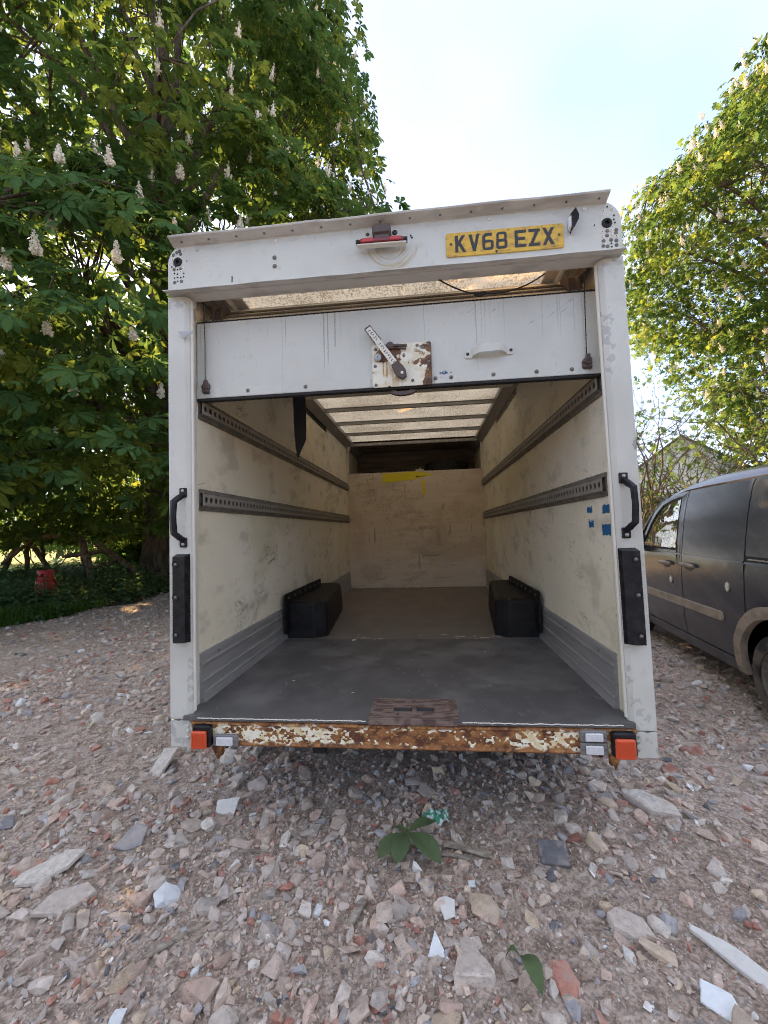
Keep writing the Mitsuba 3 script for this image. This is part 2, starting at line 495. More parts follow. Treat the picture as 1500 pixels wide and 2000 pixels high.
thin('mat_leaf', leaf_fn((0.066, 0.128, 0.036), (0.130, 0.198, 0.042), (0.21, 0.26, 0.05), .72), 1.2, .30)
thin('mat_big_leaf', big_leaf, 0.9, .38)
thin('mat_far_leaf', leaf_fn((0.07, 0.13, 0.03), (0.13, 0.20, 0.04), (0.19, 0.24, 0.05)), 1.25, .5)
thin('mat_nettle', leaf_fn((0.085, 0.155, 0.075), (0.15, 0.235, 0.10), (0.19, 0.28, 0.11)), 0.8, .4)
thin('mat_grass', leaf_fn((0.09, 0.18, 0.035), (0.15, 0.26, 0.05), (0.20, 0.29, 0.07)), 0.8, .5)
thin('mat_petal', lambda p, n, uv: mix((0.84, 0.82, 0.74), (0.74, 0.60, 0.50), smoothstep(.68, .9, noise(p.x * 70, p.y * 70, p.z * 70))), 0.6, .6)


def lawn_col(p, n, uv):
    a = fbm(p.x * .7, p.y * .7, 1.0, 4)
    b = noise(p.x * 60, p.y * 60, 3.0)
    return mix((0.060, 0.115, 0.022), (0.12, 0.18, 0.035), smoothstep(.3, .7, a)) * (.7 + .6 * b)


bsdf('mat_lawn', lawn_col, .9)
bsdf('mat_earth', lambda p, n, uv: mix((0.05, 0.042, 0.03), (0.09, 0.075, 0.05), fbm(p.x * 6, p.y * 6, 0.0, 4)), .95)
bsdf('mat_tyre', lambda p, n, uv: mix((0.020, 0.019, 0.018), (0.13, 0.105, 0.082), .8 * smoothstep(.35, .65, fbm(p.x * 9, p.y * 9, p.z * 9, 4))), .85)
thin('mat_fallen_leaf', lambda p, n, uv: mix(big_leaf(p, n, uv), (0.13, 0.145, 0.095), .55), 0.4, .5)
thin('mat_fallen_leaf', lambda p, n, uv: mix(big_leaf(p, n, uv), (0.13, 0.145, 0.095), .55), 0.4, .5)
# ------------------------------------------------------------------ the box van
V = thing('box_van', 'white box van with its rear shutter rolled up and its cargo box empty', 'van')
B = V + '__'


def shear(ms, k):                            # the right post leans outwards towards its foot
    v = np.array(ms.vertices)
    v[:, 0] += (2.63 - v[:, 2]) * k
    return trimesh.Trimesh(v, ms.faces, process=False)


def round_rect(w, h, r, n=6, cx=0.0, cy=0.0):
    return affinity.translate(sbox(-w / 2 + r, -h / 2 + r, w / 2 - r, h / 2 - r).buffer(r, quad_segs=n), cx, cy)


# shell: floor, walls, roof
put(B + 'floor', ext(sbox(-1.0, -.012, 1.0, 1.3525).difference(shapely.union_all([sbox(-.024, .060, .066, .106), sbox(.082, .060, .168, .106)])), .600, .62), 'mat_floor', label='dark grey plywood load floor with a worn front edge')
put(B + 'floor', cbox(-1.0, 1.0, 1.3545, 4.24, .600, .6205, .001), 'mat_floor', label='brown rear sheet of the load floor')
for xa, xb in ((-.93, -.14), (.285, .95)):
    edge = [(x, -.0135 - .002 * random.random(), .6135 - .003 * random.random()) for x in np.linspace(xa, xb, 60)]
    put(B + 'floor_edge', tube(edge, .0022, 6), 'mat_ivory')
for sx in (-1, 1):
    w = put(B + 'wall', cbox(min(sx * 1.0, sx * 1.055), max(sx * 1.0, sx * 1.055), .125, 5.25, .50, 2.72, 0), 'mat_wall')
    # aluminium kick plate with pressed ribs, along the foot of the wall
    prof = [(1.0, .62), (.972, .622), (.978, .645), (.982, .66), (.976, .668), (.983, .676), (.984, .72), (.978, .727), (.985, .735), (.986, .80), (.979, .81), (.986, .82), (.987, .845), (.992, .862), (1.0, .866)]
    pl = Polygon([(sx * a, b) for a, b in prof])
    put(w + '__kick_plate', ext_y(pl, .13, 4.236), 'mat_alu')
    for yy in (.30, .78, 1.22, 3.0, 3.6):
        for zz in ((.835,) if yy < 1.3 else (.835,)):
            b = dome(.008, .004, 8)
            b.apply_transform(trimesh.transformations.rotation_matrix(-sx * math.pi / 2, [0, 1, 0]))
            b.apply_translation([sx * .986, yy, zz])
            put(w + '__bolt', b, 'mat_steel', smooth=40)
    # two load rails with a row of round holes
    for zr in (1.642, 2.118):
        n = 81
        web = sbox(.135, -.030, 4.235, .030)
        holes = shapely.union_all([Point(.165 + .05 * i, 0).buffer(.0155, quad_segs=3) for i in range(n)])
        plate = ext(web.difference(holes), 0, .003)
        v = plate.vertices
        plate = trimesh.Trimesh(np.stack([sx * (.976 - v[:, 2]), v[:, 0], zr + v[:, 1]], 1), plate.faces if sx < 0 else plate.faces[:, ::-1], process=False)
        put(w + '__load_rail', plate, 'mat_rail')
        put(w + '__rail_channel', cbox(min(sx * .9935, sx * .9992), max(sx * .9935, sx * .9992), .137, 4.233, zr - .036, zr + .036, 0), 'mat_steel')  # dark strip added behind the holes, stands in for their shade
        fl = []
        for s in (-1, 1):
            q = [(sx * .9755, zr + s * .0302), (sx * .971, zr + s * .032), (sx * .988, zr + s * .042), (sx * .9905, zr + s * .056), (sx * .9998, zr + s * .056), (sx * .9998, zr + s * .040)]
            fl.append(ext_y(Polygon(q), .135, 4.235))
        put(w + '__rail_flange', cat(fl), 'mat_steel')
    # short dark channel high on the wall
    put(w + '__mounting_channel', cat(cbox(min(sx * .985, sx * .9995), max(sx * .985, sx * .9995), 1.9, 2.93, 2.655, 2.667, .001),
                                      cbox(min(sx * .985, sx * .9995), max(sx * .985, sx * .9995), 1.9, 2.93, 2.690, 2.702, .001),
                                      cbox(min(sx * .996, sx * .9992), max(sx * .996, sx * .9992), 1.9, 2.93, 2.667, 2.690, 0)), 'mat_rubber' if sx < 0 else 'mat_steel')
    # cant rail: inside slope, outside rounded edge
    arc = [(1.063 - .10 + .10 * math.cos(t), 2.785 + .10 * math.sin(t)) for t in np.linspace(0, math.pi / 2, 8)]
    pr_ = [(1.0, 2.70), (.992, 2.70), (.935, 2.748), (.905, 2.762), (.905, 2.806), (.93, 2.83)] + [(.93, 2.883)] + arc[::-1] + [(1.063, 2.724), (1.0, 2.724)]
    put(B + 'cant_rail', ext_y(Polygon([(sx * a, b) for a, b in pr_]), .035, 5.25), 'mat_alu')
rf = put(B + 'roof', cbox(-.928, .928, .035, 4.26, 2.807, 2.810, 0), 'mat_roof_sheet', label='translucent tan roof sheet speckled with algae')
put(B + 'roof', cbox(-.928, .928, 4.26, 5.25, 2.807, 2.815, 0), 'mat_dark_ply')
for yb in (.62, 1.2, 1.985, 2.54, 3.12, 3.70):
    hat = [(yb - .026, 2.8065), (yb - .026, 2.802), (yb - .016, 2.802), (yb - .016, 2.768), (yb + .016, 2.768), (yb + .016, 2.802), (yb + .026, 2.802), (yb + .026, 2.8065)]
    put(B + 'roof__bar', ext_x(Polygon(hat), -.905, .905), 'mat_alu')
gut = put(B + 'roof__end_angle', cat(cbox(-.99, .99, 4.205, 4.238, 2.726, 2.768, .003)), 'mat_alu')
for i in range(14):
    put(B + 'roof__rivet', face_y(dome(.010, .005, 8), -.92 + 1.84 * i / 13, 4.2045, 2.748), 'mat_ivory', smooth=40)
# bulkhead, luton pocket over the cab
bulk = sbox(-.999, .621, .999, 2.322)
for xv in (-.425, .411):
    for k in range(3):
        bulk = bulk.difference(sbox(xv - .045, .900 + .034 * k, xv + .045, .912 + .034 * k))
pt = put(B + 'partition', ext_y(bulk, 4.24, 4.252), 'mat_partition', label='beige scuffed plywood bulkhead with two sets of vent slots')
rag = [(-.47, 2.305), (.05, 2.318), (.12, 2.300), (.24, 2.275), (.30, 2.278), (.22, 2.245), (.10, 2.224), (.02, 2.205), (-.12, 2.192), (-.25, 2.185), (-.33, 2.168), (-.47, 2.174)]
put(pt + '__torn_tape', ext_y(Polygon(rag), 4.2368, 4.2395), 'mat_yellow_tape', label='torn strip of bright yellow tape')
rag = [(.105, 2.20), (.155, 2.18), (.15, 2.10), (.165, 2.04), (.14, 1.965), (.118, 1.96), (.11, 2.02), (.125, 2.08), (.105, 2.12)]
put(pt + '__torn_tape', ext_y(Polygon(rag), 4.2366, 4.2395), 'mat_yellow_tape', label='short yellow tape remnant hanging below the strip')
put(pt + '__torn_tape', ext_y(Polygon([(.02, 2.235), (.10, 2.24), (.19, 2.247), (.10, 2.252), (.03, 2.250)]), 4.2352, 4.2372), 'mat_rubber')
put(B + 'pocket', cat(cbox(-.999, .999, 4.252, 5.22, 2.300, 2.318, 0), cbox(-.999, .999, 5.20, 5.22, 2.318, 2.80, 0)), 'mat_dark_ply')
for x in (-.985, .985):
    put(B + 'pocket__frame', cbox(x - .014, x + .014, 4.215, 4.238, 2.324, 2.725, .002), 'mat_ivory')
# underside, wheels and cab
put(B + 'chassis', cat(cbox(-.42, -.36, .11, 5.0, .40, .558, 0), cbox(.36, .42, .11, 5.0, .40, .558, 0), cbox(-.9, .9, .15, .19, .44, .555, 0), cbox(-.9, .9, 1.2, 1.25, .46, .555, 0), cbox(-.9, .9, 2.9, 2.95, .46, .555, 0),
                       cbox(-.85, .85, 1.97, 2.05, .28, .36, 0)), 'mat_rubber')


def make_wheel(key, x, y, side, r=.335, w=.20, rim='mat_zinc'):
    prof = [(r * .62, -w / 2), (r * .9, -w / 2 * .98), (r * .98, -w / 2 * .8), (r, -w / 2 * .5), (r, w / 2 * .5), (r * .98, w / 2 * .8), (r * .9, w / 2 * .98), (r * .62, w / 2), (r * .62, -w / 2)]
    tr = trimesh.transformations.rotation_matrix(math.pi / 2, [0, 1, 0])
    a = rev(prof, 40)
    a.apply_transform(tr)
    a.apply_translation([x, y, r])
    k = put(key, a, 'mat_rubber', smooth=35)
    d = rev([(0, .02), (r * .2, .035), (r * .28, .02), (r * .5, -.01), (r * .6, .03), (r * .64, .06), (r * .64, -.08), (0, -.08)], 32)
    d.apply_transform(trimesh.transformations.rotation_matrix(side * math.pi / 2, [0, 1, 0]))
    d.apply_translation([x + side * .045, y, r])
    put(k + '__rim', d, rim, smooth=35)
    return k


for sx in (-1, 1):
    make_wheel(B + 'wheel', sx * .86, 2.02, sx)
    make_wheel(B + 'wheel', sx * .84, 5.75, sx)
cabp = Polygon([(4.3, .45), (4.3, 2.28), (5.25, 2.28), (5.45, 2.15), (6.15, 1.32), (6.75, 1.08), (6.95, .80), (6.98, .42), (6.15, .40), (6.1, .62), (5.75, .75), (5.4, .62), (5.35, .40)])
cb = put(B + 'cab', ext_x(cabp, -.95, .95), 'mat_white', smooth=30)
for sx in (-1, 1):
    win = Polygon([(4.6, 1.45), (4.6, 2.10), (5.30, 2.10), (5.85, 1.45)])
    put(cb + '__window', ext_x(win, min(sx * .951, sx * .956), max(sx * .951, sx * .956)), 'mat_ink')
put(B + 'nose_panel', cat(cbox(-1.055, 1.055, 5.25, 5.29, 2.28, 2.88, .01)), 'mat_white')

for sx in (-1, 1):
    # unseen side guards and mudflaps, added to darken below the van; springs
    for ya, yb in ((.48, 1.45), (2.60, 4.35)):
        put(B + 'side_guard', cbox(min(sx * 1.03, sx * 1.05), max(sx * 1.03, sx * 1.05), ya, yb, .22, .497, .004), 'mat_rubber')
    put(B + 'mudflap', cbox(sx * .86 - .15, sx * .86 + .15, 1.50, 1.512, .10, .58, .002), 'mat_rubber')
    put(B + 'leaf_spring', tube([(sx * .52, 1.25, .42), (sx * .52, 1.6, .34), (sx * .52, 2.02, .31), (sx * .52, 2.5, .34), (sx * .52, 2.9, .43)], .03, 6), 'mat_rubber')
put(B + 'spare_carrier', cbox(-.40, .40, 1.05, 1.45, .20, .44, .03), 'mat_rubber')  # unseen block, added to keep light off the ground below
put(B + 'fuel_tank', cbox(-.85, -.45, 2.7, 3.6, .25, .55, .04), 'mat_rubber')
put(B + 'underfloor', cbox(-1.0, 1.0, .06, 5.0, .560, .5985, 0), 'mat_rubber')
put(B + 'rear_beam__backing', cbox(-.95, .99, .052, .10, .475, .5985, 0), 'mat_rubber')

# wheel boxes
for sx in (-1, 1):
    hull = []
    pts = [(1.0, 1.385), (.765, 1.385), (.75, 1.39), (.672, 1.452), (.662, 1.475), (.775, 2.60), (.80, 2.65), (1.0, 2.66)]
    for z, k in ((.6215, 0.0), (.72, .004), (.865, .012), (.892, .020), (.905, .042)):
        for (a, b) in pts:
            hull.append((sx * (a + (k if a < .95 else 0)), b + (k if b < 2.0 else -k), z))
    wb = put(B + 'wheel_box', trimesh.convex.convex_hull(np.array(hull)), 'mat_wheelbox', smooth=25)
    g = sbox(1.30, .70, 2.35, .955).buffer(.025, quad_segs=4)
    put(wb + '__wall_flange', ext_x(g, min(sx * .952, sx * .966), max(sx * .952, sx * .966)), 'mat_wheelbox')
    for yy in np.linspace(1.36, 2.28, 7):
        d = dome(.011, .005, 8)
        d.apply_transform(trimesh.transformations.rotation_matrix(-sx * math.pi / 2, [0, 1, 0]))
        d.apply_translation([sx * .9515, yy, .945])
        put(wb + '__bolt', d, 'mat_steel', smooth=40)

# tape remnants on the right wall
W1 = B + 'wall_001'
for (y, z, w, h, r) in ((.36, 1.535, .060, .034, 0.1), (.165, 1.530, .075, .042, -.1), (.345, 1.462, .056, .042, .08), (.17, 1.430, .085, .052, .02)):
    q = [(y - w / 2, z - h / 2)]
    for t in np.linspace(0, 1, 7):
        q.append((y - w / 2 + w * t, z - h / 2 + random.uniform(-.004, .004)))
    for t in np.linspace(0, 1, 7):
        q.append((y + w / 2 - w * t + random.uniform(-.006, .004), z + h / 2 + (random.uniform(-.014, .004) if h < .05 else 0)))
    put(W1 + '__torn_tape', ext_x(Polygon(q).buffer(0), .9972, .9995), 'mat_blue_tape')

# corner posts
for sx in (-1, 1):
    prof = [(1.073, .002), (.992, .002), (.986, .005), (.972, .018), (.968, .026), (.968, .034), (.9995, .062), (.9995, .122), (1.073, .122)]
    k = .014
    xo = 0 if sx < 0 else -.012
    poly = Polygon([(sx * a + xo, b) for a, b in prof])
    zt, zb = 2.632, .600 if sx < 0 else .585
    pm = ext(poly, zb, zt)
    P_ = put(B + 'corner_post', shear(pm, k if sx > 0 else .0005), 'mat_post')
    jag = [(1.073, .473), (.972, .473), (.970, zb - .03), (.985, zb - .002), (1.0, zb - .006), (1.02, zb - .004), (1.035, zb - .012), (1.05, zb - .005), (1.073, zb - .006)]
    ft = ext_y(Polygon([(sx * a + xo, b) for a, b in jag]), .004, .11)
    put(P_ + '__cracked_foot', shear(rot(ft, sx * .8, [0, 1, 0], [sx * 1.0, 0, .6]), k if sx > 0 else .0005), 'mat_post', label='cracked and grubby foot of the corner post')
    put(P_ + '__seal', shear(ext(Polygon([(sx * a + xo, b) for a, b in [(.9675, .020), (.961, .026), (.960, .034), (.9675, .036)]]), .63, 2.62), k if sx > 0 else .0005), 'mat_ivory')
    if sx < 0:
        hx, hz0, hz1, bx0, bx1, bz0, bz1 = -1.012, 1.422, 1.670, -1.036, -.968, .958, 1.372
    else:
        hx, hz0, hz1, bx0, bx1, bz0, bz1 = 1.022, 1.412, 1.658, .974, 1.046, .946, 1.352
    off = .0145 * sx
    pad0, pad1 = cbox(hx - off - .018, hx - off + .018, -.010, .0015, hz0 - .018, hz0 + .028, .003), cbox(hx - off - .018, hx - off + .018, -.010, .0015, hz1 - .028, hz1 + .018, .003)
    grip = []
    path = [(hx - off, -.006, hz0 + .016), (hx - off + sx * .006, -.030, hz0 + .030), (hx + sx * .003, -.052, hz0 + .05), (hx + sx * .005, -.056, (hz0 + hz1) / 2), (hx + sx * .003, -.052, hz1 - .05), (hx - off + sx * .006, -.030, hz1 - .030), (hx - off, -.006, hz1 - .016)]
    tt = tube(path, [.013, .015, .0155, .0145, .0155, .015, .013], 6)
    put(P_ + '__grab_handle', cat(pad0, pad1, tt), 'mat_black', smooth=32, label='black plastic grab handle')
    for z in (hz0 - .004, hz1 + .004):
        put(P_ + '__bolt', face_y(dome(.0085, .004, 10), hx - off, -.0102, z), 'mat_zinc', smooth=40)
    bw = [(bx0, .0015), (bx0, -.030), (bx0 + .014, -.055), (bx1 - .010, -.055), (bx1, -.046), (bx1, .0015)] if sx < 0 else [(bx1, .0015), (bx1, -.030), (bx1 - .008, -.055), (bx0 + .020, -.055), (bx0, -.036), (bx0, .0015)]
    bp = Polygon(bw)
    lean = .0
    buf = ext(bp, bz0, bz1)
    ctr = np.array([(bx0 + bx1) / 2, 0, 0])
    v = np.array(buf.vertices)
    top = (v[:, 2] > bz1 - .001) & (v[:, 1] < -.02)
    v[top, 2] -= .010
    bot = (v[:, 2] < bz0 + .001) & (v[:, 1] < -.02)
    v[bot, 2] += .008
    if sx > 0:
        v[:, 0] += (1.15 - v[:, 2]) * k * 1.0
    buf = trimesh.Trimesh(v, buf.faces, process=False)
    put(P_ + '__buffer', buf, 'mat_black', label='long black rubber buffer with three bolts')
    xb = (bx0 + bx1) / 2 + (.010 if sx > 0 else -.006)
    for z in (bz0 + .045, (bz0 + bz1) / 2 + .01, bz1 - .045):
        xx = xb + ((1.15 - z) * k if sx > 0 else 0)
        put(P_ + '__buffer_hole', face_y(rev([(.012, .002), (.0145, .003), (.0165, .0), (.0165, -.004), (.012, -.004), (.012, .002)], 14), xx, -.0552, z), 'mat_black', smooth=40)
        put(P_ + '__bolt', face_y(dome(.0085, .005, 10), xx, -.0545, z), 'mat_steel', smooth=40)
# the torn metal flag on the left post
put(B + 'corner_post__torn_flag', ext_y(Polygon([(-1.015, 2.452), (-.962, 2.449), (-.938, 2.452), (-.936, 2.438), (-.962, 2.436), (-.975, 2.418), (-.990, 2.424)]), -.012, -.009), 'mat_zinc')

# header
hdr = [(-1.068, 2.646), (-1.068, 2.795)] + [(-1.068 + .1 - .1 * math.cos(t), 2.795 + .1 * math.sin(t)) for t in np.linspace(.1, math.pi / 2, 9)] \
    + [(1.058 - .1 + .1 * math.sin(t), 2.795 + .1 * math.cos(t)) for t in np.linspace(0, math.pi / 2 - .1, 9)] + [(1.058, 2.795), (1.058, 2.646)]
hp = Polygon(hdr)
for gx, gz in ((-1.017, 2.806), (.998, 2.790)):
    hp = hp.difference(Point(gx, gz).buffer(.020, quad_segs=6))
H = put(B + 'header', ext_y(hp, -.004, .030), 'mat_header', label='white rear header panel with rivets and a number plate')
xs = np.linspace(-1.036, .998, 60)
yl, zl = -.056, 2.894
rows = []
for x in xs:
    wob = .0015 * math.sin(x * 5.1) + .0015 * math.sin(x * 13 + 1) + (.005 * math.exp(-((x + .33) / .06) ** 2))
    rows.append([(x, -.0042, 2.878), (x, -.0046, 2.882), (x, -.030, 2.886), (x, yl, zl + wob * .8), (x, yl - .003, zl + .006 + wob * .8), (x, yl, zl + .010 + wob * .8), (x, -.028, 2.894), (x, -.0042, 2.890)])


def loft(rows, close=True):
    r, n = len(rows), len(rows[0])
    v = np.array(rows, float).reshape(-1, 3)
    f = []
    for i in range(r - 1):
        for j in range(n if close else n - 1):
            a, b = i * n + j, i * n + (j + 1) % n
            f += [(a, b, b + n), (a, b + n, a + n)]
    if close:
        for j in range(1, n - 1):
            f += [(0, j + 1, j), ((r - 1) * n, (r - 1) * n + j, (r - 1) * n + j + 1)]
    return trimesh.Trimesh(v, np.array(f), process=False)


put(H + '__rain_lip', loft(rows), 'mat_lip', smooth=30)
for i, x in enumerate(np.linspace(-.98, .96, 15)):
    d = dome(.006, .003, 8)
    d.apply_transform(trimesh.transformations.rotation_matrix(math.pi - .15, [1, 0, 0]))
    d.apply_translation([x, -.030, 2.8862])
    put(H + '__rivet', d, 'mat_steel')
rows = []
for x in np.linspace(-1.064, 1.049, 50):
    wb_ = .0025 * math.sin(x * 9) + .002 * math.sin(x * 23 + 2)
    rows.append([(x, -.0041, 2.650), (x, -.058 + wb_, 2.6365 + wb_), (x, -.059 + wb_, 2.6325 + wb_), (x, -.0041, 2.6445)])
put(H + '__lower_lip', loft(rows), 'mat_lip')
put(H + '__soffit', cbox(-.985, .975, -.003, .072, 2.6415, 2.6455, 0), 'mat_lip')
put(H + '__soffit', cbox(-.985, .975, .066, .072, 2.6456, 2.668, 0), 'mat_lip')
for x in (-.93, -.62, .92):
    d = dome(.012, .004, 10)
    d.apply_transform(trimesh.transformations.rotation_matrix(math.pi, [1, 0, 0]))
    d.apply_translation([x, .035, 2.6412])
    put(H + '__soffit_plug', d, 'mat_lip')
# grommets
for gx, gz in ((-1.017, 2.806), (.998, 2.790)):
    put(H + '__grommet', face_y(rev([(.010, -.02), (.010, .003), (.014, .006), (.021, .004), (.023, 0.0), (.0195, -.001), (.0195, -.02), (.010, -.02)], 20), gx, -.0044, gz), 'mat_rubber', smooth=40)
    put(H + '__grommet_core', face_y(rev([(0, -.006), (.0099, -.006), (.0099, -.02), (0, -.02)], 14), gx, -.004, gz), 'mat_rubber')
# rivets of the corner plates: (dx from the edge, z, kind)
left = [(.060, 2.862, 1), (.028, 2.845, 1), (.046, 2.856, 1), (.066, 2.846, 1), (.026, 2.822, 2), (.052, 2.830, 2), (.033, 2.800, 1), (.020, 2.786, 3), (.040, 2.786, 3), (.032, 2.772, 1), (.050, 2.770, 3), (.066, 2.772, 1),
        (.078, 2.772, 2), (.067, 2.757, 2), (.034, 2.752, 3), (.050, 2.747, 3), (.082, 2.748, 3), (.034, 2.728, 3), (.050, 2.730, 3), (.066, 2.728, 3), (.082, 2.731, 3), (.034, 2.706, 1), (.050, 2.711, 3), (.070, 2.709, 1)]
right = [(.035, 2.852, 2), (.072, 2.848, 2), (.055, 2.866, 3), (.028, 2.824, 3), (.030, 2.805, 3), (.026, 2.790, 3), (.082, 2.752, 2), (.060, 2.756, 1), (.044, 2.757, 2), (.022, 2.757, 1), (.082, 2.733, 2), (.062, 2.735, 1), (.044, 2.736, 2),
         (.024, 2.742, 1), (.024, 2.728, 2), (.078, 2.712, 1), (.046, 2.713, 1), (.024, 2.708, 1), (.045, 2.697, 3), (.080, 2.689, 1), (.062, 2.686, 1), (.024, 2.688, 1), (.045, 2.682, 3)]
for rows_, sx, x0 in ((left, -1, -1.068), (right, 1, 1.058)):
    for dx, z, kind in rows_:
        r, mt = {1: (.0088, 'mat_steel'), 2: (.0088, 'mat_ivory'), 3: (.0042, 'mat_ink')}[kind]
        x = x0 - sx * dx
        put(H + '__rivet', face_y(dome(r, .0035, 10), x, -.0042, z - .002), mt, smooth=40)
        if kind == 2:
            put(H + '__rivet_core', face_y(dome(.0028, .001, 6), x, -.0078, z - .002), 'mat_steel')
for x, z, r, mt in ((-.985, 2.866, .008, 'mat_lip'), (-.915, 2.858, .010, 'mat_lip'), (-.52, 2.862, .010, 'mat_ivory'), (-.525, 2.780, .011, 'mat_steel'), (-.525, 2.738, .011, 'mat_steel'), (-.072, 2.848, .009, 'mat_brown_steel'),
                    (.056, 2.844, .013, 'mat_ink'), (.49, 2.862, .009, 'mat_ivory'), (.905, 2.865, .010, 'mat_ivory'), (-.97, 2.806, .003, 'mat_ink'), (.945, 2.785, .003, 'mat_ink'), (.13, 2.822, .004, 'mat_ink'), (.135, 2.812, .005, 'mat_ink')):
    put(H + '__rivet', face_y(dome(r, .005, 12), x, -.0042, z), mt, smooth=40)
put(H + '__slot', cbox(-.742, -.736, -.0055, -.003, 2.680, 2.708, 0), 'mat_ink')

# brake light with its bracket
bl = cbox(-.105, .100, -.060, -.028, 2.768, 2.792, .006)
BL = put(B + 'brake_light', rot(bl, 1.2, [0, 1, 0], [0, 0, 2.78]), 'mat_dark_red_lens', label='slim red high-level brake light on a brown bracket')
for x0, x1 in ((-.094, -.040), (.036, .086)):
    put(BL + '__lens', rot(cbox(x0, x1, -.0625, -.058, 2.771, 2.790, .002), 1.2, [0, 1, 0], [0, 0, 2.78]), 'mat_red_lens')
for x0, x1 in ((-.122, -.1035), (.0985, .115)):
    put(BL + '__end_cap', rot(cbox(x0, x1, -.058, -.028, 2.768, 2.790, .005), 1.2, [0, 1, 0], [0, 0, 2.78]), 'mat_rubber')
put(BL + '__base', rot(cbox(-.118, .110, -.056, -.026, 2.7620, 2.7676, .001), 1.2, [0, 1, 0], [0, 0, 2.78]), 'mat_ivory')
put(BL + '__bracket', cat(cbox(-.046, .040, -.055, -.0045, 2.812, 2.858, .008), cbox(-.036, .032, -.050, -.0045, 2.792, 2.811, .002)), 'mat_brown_steel')
put(BL + '__bracket', ext_y(Polygon([(-.085, 2.795), (-.075, 2.822), (-.037, 2.815), (-.037, 2.795)]), -.012, -.0045), 'mat_steel')

# number plate, characters drawn as strokes 14 mm wide in a 50 x 79 mm cell
px, pz = .550, 2.752
plate = ext_y(round_rect(.520, .111, .010), -.010, -.0045)


def tilt(ms):
    v = np.array(ms.vertices)
    v[:, 0] += px
    v[:, 2] += pz
    return rot(trimesh.Trimesh(v, ms.faces, process=False), .45, [0, 1, 0], [px, 0, pz])


PL = put(B + 'number_plate', tilt(plate), 'mat_plate', label='scuffed yellow rear number plate')
SW = .0135
h, w = .079, .050
st = lambda pts: LineString(pts).buffer(SW / 2, cap_style=2, join_style=2, mitre_limit=3)  # noqa: E731
clip = sbox(0, 0, w, h)
ring = lambda x0, z0, x1, z1, r: sbox(x0 + r, z0 + r, x1 - r, z1 - r).buffer(r, quad_segs=5).difference(sbox(x0 + r, z0 + r, x1 - r, z1 - r).buffer(max(r - SW, .002), quad_segs=5))  # noqa: E731
GL = {
    'K': shapely.union_all([sbox(0, 0, SW, h), st([(w - .006, h + .01), (.010, h * .42)]), st([(.018, h * .56), (w - .004, -.008)])]).intersection(sbox(0, 0, w + .003, h)),
    'V': shapely.union_all([st([(.006, h + .005), (w / 2, .004)]), st([(w - .006, h + .005), (w / 2, .004)]), sbox(w / 2 - .0075, 0, w / 2 + .0075, .012)]).intersection(sbox(-.003, 0, w + .003, h)),
    '6': shapely.union_all([ring(0, 0, w, .047, .014), st([(SW / 2, .03), (SW / 2, h - .016), (SW / 2 + .010, h - SW / 2), (w - .006, h - SW / 2)])]),
    '8': shapely.union_all([ring(0, 0, w, .0455, .014), ring(.002, .033, w - .002, h, .013)]),
    'E': shapely.union_all([sbox(0, 0, SW, h), sbox(0, 0, w, SW), sbox(0, h - SW, w, h), sbox(0, h / 2 - SW / 2, w - .004, h / 2 + SW / 2)]),
    'Z': shapely.union_all([sbox(0, 0, w, SW), sbox(0, h - SW, w, h), st([(.007, 0), (w - .007, h)]).intersection(clip)]),
    'X': shapely.union_all([st([(.004, -.006), (w - .004, h + .006)]), st([(w - .004, -.006), (.004, h + .006)])]).intersection(sbox(-.004, 0, w + .004, h)),
}
cx = -.219
for ch in 'KV68 EZX':
    if ch == ' ':
        cx += .033 - .011
        continue
    g = affinity.translate(GL[ch], cx, -.038)
    ms = cat([ext_y(q, -.0112, -.0101) for q in getattr(g, 'geoms', [g]) if q.area > 1e-7])
    put(PL + '__character', tilt(ms), 'mat_ink')
    cx += .061
for x in (-.238, .240):
    put(PL + '__screw', tilt(face_y(dome(.006, .003, 10), x, -.0102, .004)), 'mat_brown_steel', smooth=40)
put(PL + '__maker_mark', tilt(cat(ext_y(Point(-.035, -.048).buffer(.006), -.0106, -.0101), ext_y(sbox(-.025, -.0475, .03, -.046), -.0106, -.0101), ext_y(sbox(.205, -.048, .235, -.0465), -.0106, -.0101))), 'mat_ink')
# plate lamp at its right end
PLm = put(B + 'plate_lamp', rot(loft([[(.838, -.006, z0 - .040 * q), (.838, -.050 * q, z0 - .040 * q), (.850 + .012 * q, -.052 * q - .008, z0), (.856, -.046 * q, z0 + .038 * q), (.846, -.006, z0 + .038 * q)] for z0, q in ((2.775, .35), (2.786, .9), (2.80, 1), (2.815, .9), (2.826, .35))]), 0, [0, 1, 0], [0, 0, 0]), 'mat_black', smooth=40, label='black number plate lamp at the end of the plate')
put(PLm + '__lens', trimesh.convex.convex_hull(np.array([(.829, -.030, 2.775), (.829, -.012, 2.77), (.837, -.034, 2.770), (.837, -.01, 2.76), (.829, -.032, 2.812), (.829, -.012, 2.815), (.837, -.036, 2.818), (.837, -.01, 2.82)])), 'mat_clear_lens')

# loose cable behind the header
a, b = np.array([.02 + .20, .060, 2.668]), np.array([.780, .19, 2.700])
t = np.linspace(0, 1, 40)[:, None]
path = a * (1 - t) + b * t
path[:, 2] -= .36 * .52 * (4 * t[:, 0] * (1 - t[:, 0])) * np.where(t[:, 0] < .42, 1.0, .92) * .62
path[:, 1] -= .02 * np.sin(t[:, 0] * 3)
CB = put(B + 'loose_cable', tube(path, .0035, 6), 'mat_rubber', smooth=50, label='loose black cable drooping under the header')
i0 = 14
put(CB + '__connector', tube(path[i0:i0 + 5], [.007, .010, .010, .010, .007], 8), 'mat_rubber', smooth=50)

